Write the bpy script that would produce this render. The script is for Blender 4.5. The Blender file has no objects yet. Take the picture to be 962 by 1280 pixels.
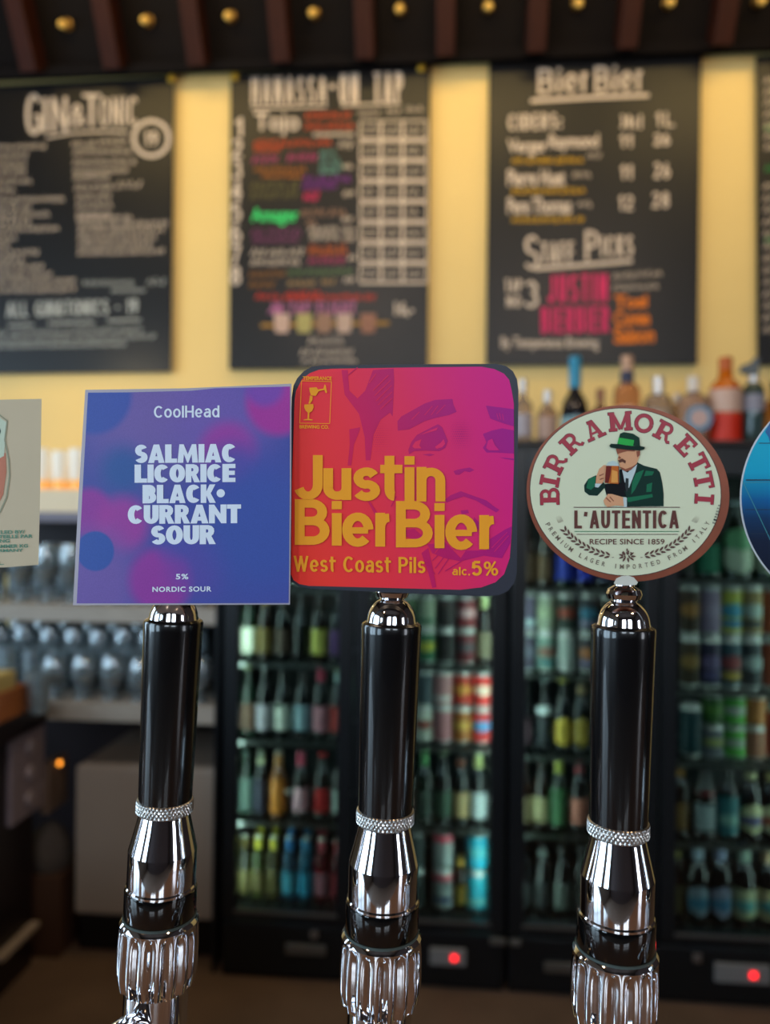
import bpy, bmesh, math, random
from mathutils import Vector, Matrix
from mathutils.geometry import tessellate_polygon
random.seed(7)
S = bpy.context.scene
C = S.collection
PI = math.pi

# ------------------------------------------------------------------ camera
FPX = 961.0
CAM = Vector((0, 0, 1.44))
PITCH, ROLL = math.radians(0.3), math.radians(0.6)
fwd = Vector((0, math.cos(PITCH), math.sin(PITCH)))
u0 = Vector((0, -math.sin(PITCH), math.cos(PITCH)))
r0 = Vector((1, 0, 0))
rgt = r0 * math.cos(ROLL) + u0 * math.sin(ROLL)
upv = -r0 * math.sin(ROLL) + u0 * math.cos(ROLL)
cd = bpy.data.cameras.new('camera')
cam = bpy.data.objects.new('camera', cd)
C.objects.link(cam)
cam.matrix_world = Matrix(((rgt.x, upv.x, -fwd.x, CAM.x), (rgt.y, upv.y, -fwd.y, CAM.y), (rgt.z, upv.z, -fwd.z, CAM.z), (0, 0, 0, 1)))
cd.sensor_fit = 'VERTICAL'
cd.sensor_height = 36
cd.lens = FPX / 1280 * 36
cd.clip_start = 0.02
cd.dof.use_dof = True
cd.dof.focus_distance = 0.375
cd.dof.aperture_fstop = cd.lens / 5.3
S.camera = cam
# ------------------------------------------------------------------ world, light, exposure
S.view_settings.view_transform = 'Standard'
S.view_settings.look = 'None'
S.view_settings.gamma = 1
S.view_settings.use_curve_mapping = False
S.view_settings.exposure = 0.42
S.cycles.use_denoising = True
S.cycles.max_bounces = 8
S.cycles.transparent_max_bounces = 16
S.cycles.sample_clamp_indirect = 4
S.cycles.caustics_reflective = False
S.cycles.caustics_refractive = False
W = bpy.data.worlds.new('sky')
S.world = W
W.use_nodes = True
W.node_tree.nodes['Background'].inputs[0].default_value = (0.62, 0.78, 1.0, 1)
W.node_tree.nodes['Background'].inputs[1].default_value = 1.2

def area(name, loc, target, sx, sy, power, col, spread=PI):
    d = bpy.data.lights.new(name, 'AREA')
    d.shape = 'RECTANGLE'; d.size = sx; d.size_y = sy; d.energy = power; d.color = col; d.spread = spread
    o = bpy.data.objects.new(name, d); C.objects.link(o)
    o.location = loc
    o.rotation_euler = (Vector(target) - Vector(loc)).to_track_quat('-Z', 'Y').to_euler()
    return o
def point(name, loc, power, col, r=0.03):
    d = bpy.data.lights.new(name, 'POINT'); d.energy = power; d.color = col; d.shadow_soft_size = r
    o = bpy.data.objects.new(name, d); C.objects.link(o); o.location = loc
    return o
DAY = (0.58, 0.82, 1.0)
area('window_daylight', (-3.34, -0.55, 1.75), (0, -0.55, 1.75), 1.6, 1.9, 52, DAY)
area('window_daylight', (-3.34, -2.75, 1.75), (0, -2.75, 1.75), 1.5, 1.9, 48, DAY)
area('window_daylight', (-3.34, 1.6, 1.75), (0, 1.6, 1.75), 1.2, 1.9, 30, DAY)
area('window_daylight', (3.54, -2.0, 1.75), (0, -2.0, 1.75), 1.0, 1.9, 26, (0.9, 0.93, 1.0))
area('window_daylight', (-0.95, -4.14, 2.95), (-0.95, 0, 2.95), 1.3, 1.2, 40, (0.8, 0.91, 1.0))
area('window_daylight', (1.15, -4.14, 2.95), (1.15, 0, 2.95), 1.3, 1.2, 40, (0.8, 0.91, 1.0))
for x in (-1.3, 0.0, 1.3):
    area('wall_washer', (x + 0.18, 2.15 - x * 0.083, 3.45), (x + 0.26, 3.1 - x * 0.083, 2.5), 1.0, 0.12, 4.6, (1.0, 0.70, 0.26))
point('pendant_light', (-0.75, -0.35, 2.35), 7, (1.0, 0.62, 0.32), 0.05)
point('pendant_light', (0.65, -0.25, 2.3), 7, (1.0, 0.62, 0.32), 0.05)
point('added_fill_light', (-0.45, 1.35, 2.75), 11, (1.0, 0.78, 0.58), 0.06)  # fill lamps added to brighten the fridge fronts and glass washer
point('added_fill_light', (0.85, 1.25, 2.75), 9, (1.0, 0.7, 0.44), 0.06)
point('ledge_lamp', (-1.25, 2.55, 2.05), 2.6, (1.0, 0.78, 0.45), 0.05)

# ------------------------------------------------------------------ frames
def ray(u, v):
    return fwd + rgt * ((u - 481) / FPX) + upv * ((640 - v) / FPX)
def ipl(u, v, p0, n):
    r = ray(u, v)
    return CAM + r * ((p0 - CAM).dot(n) / r.dot(n))
A = math.radians(4.74)
E = Vector((math.cos(A), -math.sin(A), 0)); N = Vector((math.sin(A), math.cos(A), 0))
def bg(s, d, z): return E * s + N * d + Vector((0, 0, z))
def bpx(u, v, d):                       # a pixel seen on the plane at depth d from the camera, parallel to the back wall
    p = ipl(u, v, N * d, N)
    return p.dot(E), p.z
def sx(u, v, d): return bpx(u, v, d)[0]
def zx(u, v, d): return bpx(u, v, d)[1]
B8 = math.radians(8.0)
ET = Vector((math.cos(B8), -math.sin(B8), 0)); NT = Vector((math.sin(B8), math.cos(B8), 0))
PT = CAM + ray(481, 1026) * 0.385
PT.z = 0

# ------------------------------------------------------------------ materials
def lin(h):
    if isinstance(h, str):
        h = tuple(int(h[i:i + 2], 16) / 255 for i in (0, 2, 4))
    return tuple(c / 12.92 if c <= 0.04045 else ((c + 0.055) / 1.055) ** 2.4 for c in h)
MC = {}
def mat(name, col, rough=0.5, metal=0.0, trans=0.0, emit=0.0, coat=0.0, var=0.0, scale=30, bump=0.0, ior=1.45, spec=0.5, stretch=None):
    key = (name, col)
    if key in MC: return MC[key]
    m = bpy.data.materials.new(name); m.use_nodes = True
    nt = m.node_tree; p = nt.nodes['Principled BSDF']
    c = (*lin(col), 1)
    p.inputs['Base Color'].default_value = c
    p.inputs['Roughness'].default_value = rough
    p.inputs['Metallic'].default_value = metal
    p.inputs['Transmission Weight'].default_value = trans
    p.inputs['IOR'].default_value = ior
    p.inputs['Specular IOR Level'].default_value = spec
    p.inputs['Coat Weight'].default_value = coat
    if emit:
        p.inputs['Emission Color'].default_value = c
        p.inputs['Emission Strength'].default_value = emit
    if var or bump:
        tc = nt.nodes.new('ShaderNodeTexCoord'); nz = nt.nodes.new('ShaderNodeTexNoise')
        nz.inputs['Scale'].default_value = scale; nz.inputs['Detail'].default_value = 4
        mp = nt.nodes.new('ShaderNodeMapping')
        if stretch: mp.inputs['Scale'].default_value = stretch
        nt.links.new(tc.outputs['Object'], mp.inputs[0]); nt.links.new(mp.outputs[0], nz.inputs['Vector'])
        if var:
            mx = nt.nodes.new('ShaderNodeMix'); mx.data_type = 'RGBA'
            mx.inputs['A'].default_value = tuple(x * (1 - var) for x in c[:3]) + (1,)
            mx.inputs['B'].default_value = tuple(min(1, x * (1 + var)) for x in c[:3]) + (1,)
            nt.links.new(nz.outputs[0], mx.inputs['Factor']); nt.links.new(mx.outputs['Result'], p.inputs['Base Color'])
        if bump:
            b = nt.nodes.new('ShaderNodeBump'); b.inputs['Strength'].default_value = bump; b.inputs['Distance'].default_value = 0.001
            nt.links.new(nz.outputs[0], b.inputs['Height']); nt.links.new(b.outputs[0], p.inputs['Normal'])
    MC[key] = m
    return m
def pane_mat(name, col, refl=1.0, rough=0.02):
    if (name, col) in MC: return MC[(name, col)]
    m = bpy.data.materials.new(name); m.use_nodes = True
    nt = m.node_tree; nt.nodes.clear()
    out = nt.nodes.new('ShaderNodeOutputMaterial'); mix = nt.nodes.new('ShaderNodeMixShader')
    t = nt.nodes.new('ShaderNodeBsdfTransparent'); g = nt.nodes.new('ShaderNodeBsdfGlossy'); fr = nt.nodes.new('ShaderNodeFresnel')
    t.inputs[0].default_value = (*lin(col), 1); g.inputs['Roughness'].default_value = rough
    fr.inputs[0].default_value = 1.5
    mu = nt.nodes.new('ShaderNodeMath'); mu.operation = 'MULTIPLY'; mu.inputs[1].default_value = refl; mu.use_clamp = True
    nt.links.new(fr.outputs[0], mu.inputs[0]); nt.links.new(mu.outputs[0], mix.inputs[0])
    nt.links.new(t.outputs[0], mix.inputs[1]); nt.links.new(g.outputs[0], mix.inputs[2]); nt.links.new(mix.outputs[0], out.inputs[0])
    MC[(name, col)] = m
    return m
def grad_mat(name, base, blobs, rough=0.45, grain=0.06):
    """blobs: list of (world-free local centre, radius, softness, colour, amount) printed patches"""
    m = bpy.data.materials.new(name); m.use_nodes = True
    nt = m.node_tree; p = nt.nodes['Principled BSDF']; p.inputs['Roughness'].default_value = rough; p.inputs['Specular IOR Level'].default_value = 0.25
    tc = nt.nodes.new('ShaderNodeTexCoord')
    cur = nt.nodes.new('ShaderNodeRGB'); cur.outputs[0].default_value = (*lin(base), 1); last = cur.outputs[0]
    for (c, r, soft, col, amt) in blobs:
        d = nt.nodes.new('ShaderNodeVectorMath'); d.operation = 'DISTANCE'; d.inputs[1].default_value = c
        nt.links.new(tc.outputs['Object'], d.inputs[0])
        mr = nt.nodes.new('ShaderNodeMapRange'); mr.interpolation_type = 'SMOOTHSTEP'
        mr.inputs['From Min'].default_value = r * (1 - soft); mr.inputs['From Max'].default_value = r * (1 + soft)
        mr.inputs['To Min'].default_value = amt; mr.inputs['To Max'].default_value = 0
        nt.links.new(d.outputs['Value'], mr.inputs['Value'])
        mx = nt.nodes.new('ShaderNodeMix'); mx.data_type = 'RGBA'
        nt.links.new(mr.outputs[0], mx.inputs['Factor']); nt.links.new(last, mx.inputs['A'])
        mx.inputs['B'].default_value = (*lin(col), 1)
        last = mx.outputs['Result']
    nz = nt.nodes.new('ShaderNodeTexNoise'); nz.inputs['Scale'].default_value = 1800; nt.links.new(tc.outputs['Object'], nz.inputs['Vector'])
    mr = nt.nodes.new('ShaderNodeMapRange'); mr.inputs['To Min'].default_value = 1 - grain * 2; mr.inputs['To Max'].default_value = 1 + grain * 2
    nt.links.new(nz.outputs[0], mr.inputs['Value'])
    mm = nt.nodes.new('ShaderNodeMix'); mm.data_type = 'RGBA'; mm.blend_type = 'MULTIPLY'; mm.inputs['Factor'].default_value = 1
    nt.links.new(last, mm.inputs['A']); nt.links.new(mr.outputs[0], mm.inputs['B'])
    nt.links.new(mm.outputs['Result'], p.inputs['Base Color'])
    return m
def ramp_mat(name, p0, p1, stops, rough=0.4, coat=0.0):
    """a printed colour gradient running from local point p0 to p1"""
    m = bpy.data.materials.new(name); m.use_nodes = True
    nt = m.node_tree; p = nt.nodes['Principled BSDF']; p.inputs['Roughness'].default_value = rough; p.inputs['Coat Weight'].default_value = coat; p.inputs['Specular IOR Level'].default_value = 0.2
    tc = nt.nodes.new('ShaderNodeTexCoord'); sub = nt.nodes.new('ShaderNodeVectorMath'); sub.operation = 'SUBTRACT'; sub.inputs[1].default_value = p0
    dv = Vector(p1) - Vector(p0); dv = dv / dv.length_squared
    dot = nt.nodes.new('ShaderNodeVectorMath'); dot.operation = 'DOT_PRODUCT'; dot.inputs[1].default_value = dv
    cr = nt.nodes.new('ShaderNodeValToRGB')
    while len(cr.color_ramp.elements) < len(stops): cr.color_ramp.elements.new(0.5)
    for e, (pos, col) in zip(cr.color_ramp.elements, stops): e.position = pos; e.color = (*lin(col), 1)
    nt.links.new(tc.outputs['Object'], sub.inputs[0]); nt.links.new(sub.outputs[0], dot.inputs[0])
    nt.links.new(dot.outputs['Value'], cr.inputs[0]); nt.links.new(cr.outputs[0], p.inputs['Base Color'])
    return m

M_chrome = mat('chrome', 'e6e6ea', 0.06, 1.0)
M_chrome_knurl = mat('knurled_metal', 'c9c6c2', 0.28, 1.0)
M_black = mat('black_handle_lacquer', '0b0b0d', 0.22, coat=0.6, var=0.2, scale=60)
M_band = mat('black_glossy_band', '08090a', 0.08, coat=0.8)
M_seal = mat('grey_rubber_seal', '3e4a48', 0.7)
M_fridge = mat('fridge_black_metal', '14181c', 0.35, var=0.25, scale=8)
M_fridge_in = mat('fridge_interior', '1a2224', 0.5)
M_steel = mat('brushed_steel', '8d9294', 0.35, 0.9)
M_shelf_wire = mat('shelf_edge_metal', '8a8f8c', 0.3, 0.9)
M_pane = pane_mat('door_glass', 'dfe8e6', 0.8)
M_glassware = pane_mat('clear_glassware', 'dce6e8', 5.0, 0.08)
def add_haze(m, col, amt):
    nt = m.node_tree; out = [n for n in nt.nodes if n.type == 'OUTPUT_MATERIAL'][0]; src = out.inputs[0].links[0].from_socket
    mx = nt.nodes.new('ShaderNodeMixShader'); d = nt.nodes.new('ShaderNodeBsdfDiffuse'); d.inputs[0].default_value = (*lin(col), 1); mx.inputs[0].default_value = amt
    nt.links.new(src, mx.inputs[1]); nt.links.new(d.outputs[0], mx.inputs[2]); nt.links.new(mx.outputs[0], out.inputs[0])
add_haze(M_glassware, 'cfe2ea', 0.17)  # pale diffuse share paints in the bluish light haze of clear glass
M_led = mat('cool_light_tube', 'e2fff6', emit=38.0)
M_redled = mat('red_display_light', 'ff1c24', emit=2.5)
M_wall = mat('cream_yellow_wall_paint', 'f0d188', 0.6, var=0.05, scale=3, bump=0.1)
M_darkwall = mat('dark_maroon_panel', '24171c', 0.6, var=0.2, scale=5)
M_wood_dark = mat('dark_stained_wood', '0c0605', 0.7, spec=0.15, var=0.5, scale=10, stretch=(1, 8, 8), bump=0.3)
M_wood_red = mat('red_brown_stained_wood', '2e120a', 0.6, spec=0.2, var=0.5, scale=14, stretch=(8, 1, 1), bump=0.3)
M_board = mat('chalkboard_black', '141315', 0.42, var=0.35, scale=4)
M_shelfwood = mat('pale_worn_wood', 'a39a8e', 0.5, var=0.25, scale=14, stretch=(1, 8, 8))
M_floor = mat('brown_bar_floor', '6e5c50', 0.5, var=0.35, scale=6)
M_brass = mat('brass', 'd2a24a', 0.3, 0.9)

# ------------------------------------------------------------------ mesh helpers
def obj(name, verts, faces, m, parent=None, smooth=False, loc=None):
    me = bpy.data.meshes.new(name); me.from_pydata([tuple(v) for v in verts], [], faces)
    me.materials.append(m)
    if smooth:
        me.polygons.foreach_set('use_smooth', [True] * len(me.polygons))
    me.update()
    o = bpy.data.objects.new(name, me); C.objects.link(o)
    if parent: o.parent = parent
    if loc: o.location = loc
    return o
def thing(name, label, cat, loc, rotz=0.0, group=None, mtx=None):
    o = bpy.data.objects.new(name, None); C.objects.link(o); o.empty_display_size = 0.02
    if mtx is not None: o.matrix_world = mtx
    else:
        o.location = loc; o.rotation_euler = (0, 0, rotz)
    o['label'] = label; o['category'] = cat
    if group: o['group'] = group
    return o
def box(vs, fs, x0, x1, y0, y1, z0, z1):
    b = len(vs)
    vs += [(x0, y0, z0), (x1, y0, z0), (x1, y1, z0), (x0, y1, z0), (x0, y0, z1), (x1, y0, z1), (x1, y1, z1), (x0, y1, z1)]
    fs += [tuple(b + i for i in f) for f in ((0, 3, 2, 1), (4, 5, 6, 7), (0, 1, 5, 4), (1, 2, 6, 5), (2, 3, 7, 6), (3, 0, 4, 7))]
def boxes(name, lst, m, parent=None, bev=0.0):
    vs, fs = [], []
    for b in lst: box(vs, fs, *b)
    o = obj(name, vs, fs, m, parent)
    if bev:
        md = o.modifiers.new('bevel', 'BEVEL'); md.width = bev; md.segments = 2
    return o
def lathe_data(prof, n=24, rfun=None):
    vs, fs = [], []
    for k, (r, z) in enumerate(prof):
        for i in range(n):
            a = 2 * PI * i / n
            rr = r if rfun is None else rfun(r, z, a, k)
            vs.append((rr * math.cos(a), rr * math.sin(a), z))
    for k in range(len(prof) - 1):
        for i in range(n):
            j = (i + 1) % n
            fs.append((k * n + i, k * n + j, (k + 1) * n + j, (k + 1) * n + i))
    if prof[0][0] > 1e-6: fs.append(tuple(range(n - 1, -1, -1)))
    if prof[-1][0] > 1e-6: fs.append(tuple((len(prof) - 1) * n + i for i in range(n)))
    return vs, fs
def auto_smooth(o, ang=35):
    me = o.data
    me.polygons.foreach_set('use_smooth', [True] * len(me.polygons))
    bm = bmesh.new(); bm.from_mesh(me)
    bmesh.ops.recalc_face_normals(bm, faces=bm.faces)
    lim = math.radians(ang)
    for e in bm.edges:
        if len(e.link_faces) == 2 and e.calc_face_angle(0) > lim: e.smooth = False
    bm.to_mesh(me); bm.free()
def lathe(name, prof, m, parent=None, n=24, ang=35, rfun=None):
    vs, fs = lathe_data(prof, n, rfun)
    o = obj(name, vs, fs, m, parent)
    auto_smooth(o, ang)
    return o
def tube(name, pts, r, m, parent=None, n=12):
    vs, fs = [], []
    pts = [Vector(p) for p in pts]
    rr = r if isinstance(r, (list, tuple)) else [r] * len(pts)
    ref = Vector((0.13, 0.31, 0.94))
    for k, p in enumerate(pts):
        t = (pts[min(k + 1, len(pts) - 1)] - pts[max(k - 1, 0)]).normalized()
        a = t.cross(ref).normalized(); b = t.cross(a)
        for i in range(n):
            w = 2 * PI * i / n
            vs.append(p + (a * math.cos(w) + b * math.sin(w)) * rr[k])
    for k in range(len(pts) - 1):
        for i in range(n):
            j = (i + 1) % n
            fs.append((k * n + i, k * n + j, (k + 1) * n + j, (k + 1) * n + i))
    fs.append(tuple(range(n - 1, -1, -1))); fs.append(tuple((len(pts) - 1) * n + i for i in range(n)))
    o = obj(name, vs, fs, m, parent); auto_smooth(o, 50)
    return o
def struct(o):
    o['kind'] = 'structure'; return o

# flat printing: shapes are given on the photograph's grid and carried onto the real plane of the board or badge
class Plane:
    def __init__(self, p0, n, inv):      # world point, unit normal pointing away from the viewer, world->local matrix
        self.p0, self.n, self.inv = Vector(p0), Vector(n), inv
    def pt(self, u, v, lift=0.0):
        return self.inv @ ipl(u, v, self.p0 - self.n * lift, self.n)
def tri2d(polys):
    vs, fs = [], []
    for p in polys:
        t = tessellate_polygon([[Vector((x, y, 0)) for x, y in p]])
        b = len(vs); vs += p; fs += [tuple(b + i for i in f) for f in t]
    return vs, fs
def flat(name, vs2, fs, pl, lift, m, parent, label=None):
    # overlapping strokes are laid a few hundredths of a millimetre apart
    root = list(range(len(vs2)))
    def find(i):
        while root[i] != i: root[i] = root[root[i]]; i = root[i]
        return i
    for f in fs:
        a = find(f[0])
        for i in f[1:]: root[find(i)] = a
    order = {}
    big = 0.0001 if m.name.startswith('chalk') else 0.00002
    ex = [order.setdefault(find(i), len(order)) % 5 * big for i in range(len(vs2))]
    o = obj(name, [pl.pt(u, v, lift + e) for (u, v), e in zip(vs2, ex)], fs, m, parent)
    if label: o['label'] = label
    return o
def polys(name, ps, pl, lift, m, parent, label=None):
    v, f = tri2d(ps)
    return flat(name, v, f, pl, lift, m, parent, label)
def slab_poly(name, p2, pl, front, back, m, parent, label=None, bev=0.0):
    n = len(p2)
    vs = [pl.pt(u, v, front) for u, v in p2] + [pl.pt(u, v, back) for u, v in p2]
    t = tessellate_polygon([[Vector((x, y, 0)) for x, y in p2]])
    fs = [tuple(f) for f in t] + [tuple(n + i for i in reversed(f)) for f in t]
    fs += [(i, (i + 1) % n, n + (i + 1) % n, n + i) for i in range(n)]
    o = obj(name, vs, fs, m, parent)
    if label: o['label'] = label
    bm = bmesh.new(); bm.from_mesh(o.data); bmesh.ops.recalc_face_normals(bm, faces=bm.faces); bm.to_mesh(o.data); bm.free()
    return o
TC = {}
LF = 0.0012
def text2d(body, off=0.0, space=1.0):
    key = (body, off, space)
    if key in TC: return TC[key]
    cu = bpy.data.curves.new('t', 'FONT'); cu.body = body; cu.size = 1; cu.offset = off; cu.space_character = space
    cu.resolution_u = 4; cu.fill_mode = 'FRONT'
    o = bpy.data.objects.new('t', cu)
    me = o.to_mesh()
    vs = [(v.co.x, v.co.y) for v in me.vertices]; fs = [tuple(p.vertices) for p in me.polygons]
    o.to_mesh_clear(); bpy.data.objects.remove(o); bpy.data.curves.remove(cu)
    xs = [v[0] for v in vs]; ys = [v[1] for v in vs]
    x0, x1, y0, y1 = min(xs), max(xs), min(ys), max(ys)
    vs = [((x - x0) / (x1 - x0), (y - y0) / (y1 - y0)) for x, y in vs]
    TC[key] = (vs, fs)
    return TC[key]
def text(name, body, rect, pl, lift, m, parent, slope=0.0, off=0.0, space=1.0, label=None, lean=0.0):
    x0, y0, x1, y1 = rect
    vs, fs = text2d(body, off, space)
    p = [(x0 + a * (x1 - x0) + lean * b * (y1 - y0), y1 - b * (y1 - y0) + slope * a * (x1 - x0)) for a, b in vs]
    return flat(name, p, fs, pl, lift, m, parent, label)
def stroke2(pts, w, out, caps=True):
    """thick polyline in 2D -> quads appended to out=(vs,fs)"""
    vs, fs = out
    n = len(pts)
    L = []
    for k in range(n):
        a = pts[max(k - 1, 0)]; b = pts[min(k + 1, n - 1)]
        dx, dy = b[0] - a[0], b[1] - a[1]; l = math.hypot(dx, dy) or 1
        ww = w[k] if isinstance(w, (list, tuple)) else w
        L.append((-dy / l * ww / 2, dx / l * ww / 2))
    b0 = len(vs)
    for k in range(n):
        vs.append((pts[k][0] + L[k][0], pts[k][1] + L[k][1])); vs.append((pts[k][0] - L[k][0], pts[k][1] - L[k][1]))
    for k in range(n - 1):
        fs.append((b0 + 2 * k, b0 + 2 * k + 1, b0 + 2 * k + 3, b0 + 2 * k + 2))
def arc(cx, cy, rx, ry, a0, a1, n=12):
    return [(cx + rx * math.cos(math.radians(a0 + (a1 - a0) * i / n)), cy + ry * math.sin(math.radians(a0 + (a1 - a0) * i / n))) for i in range(n + 1)]

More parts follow.
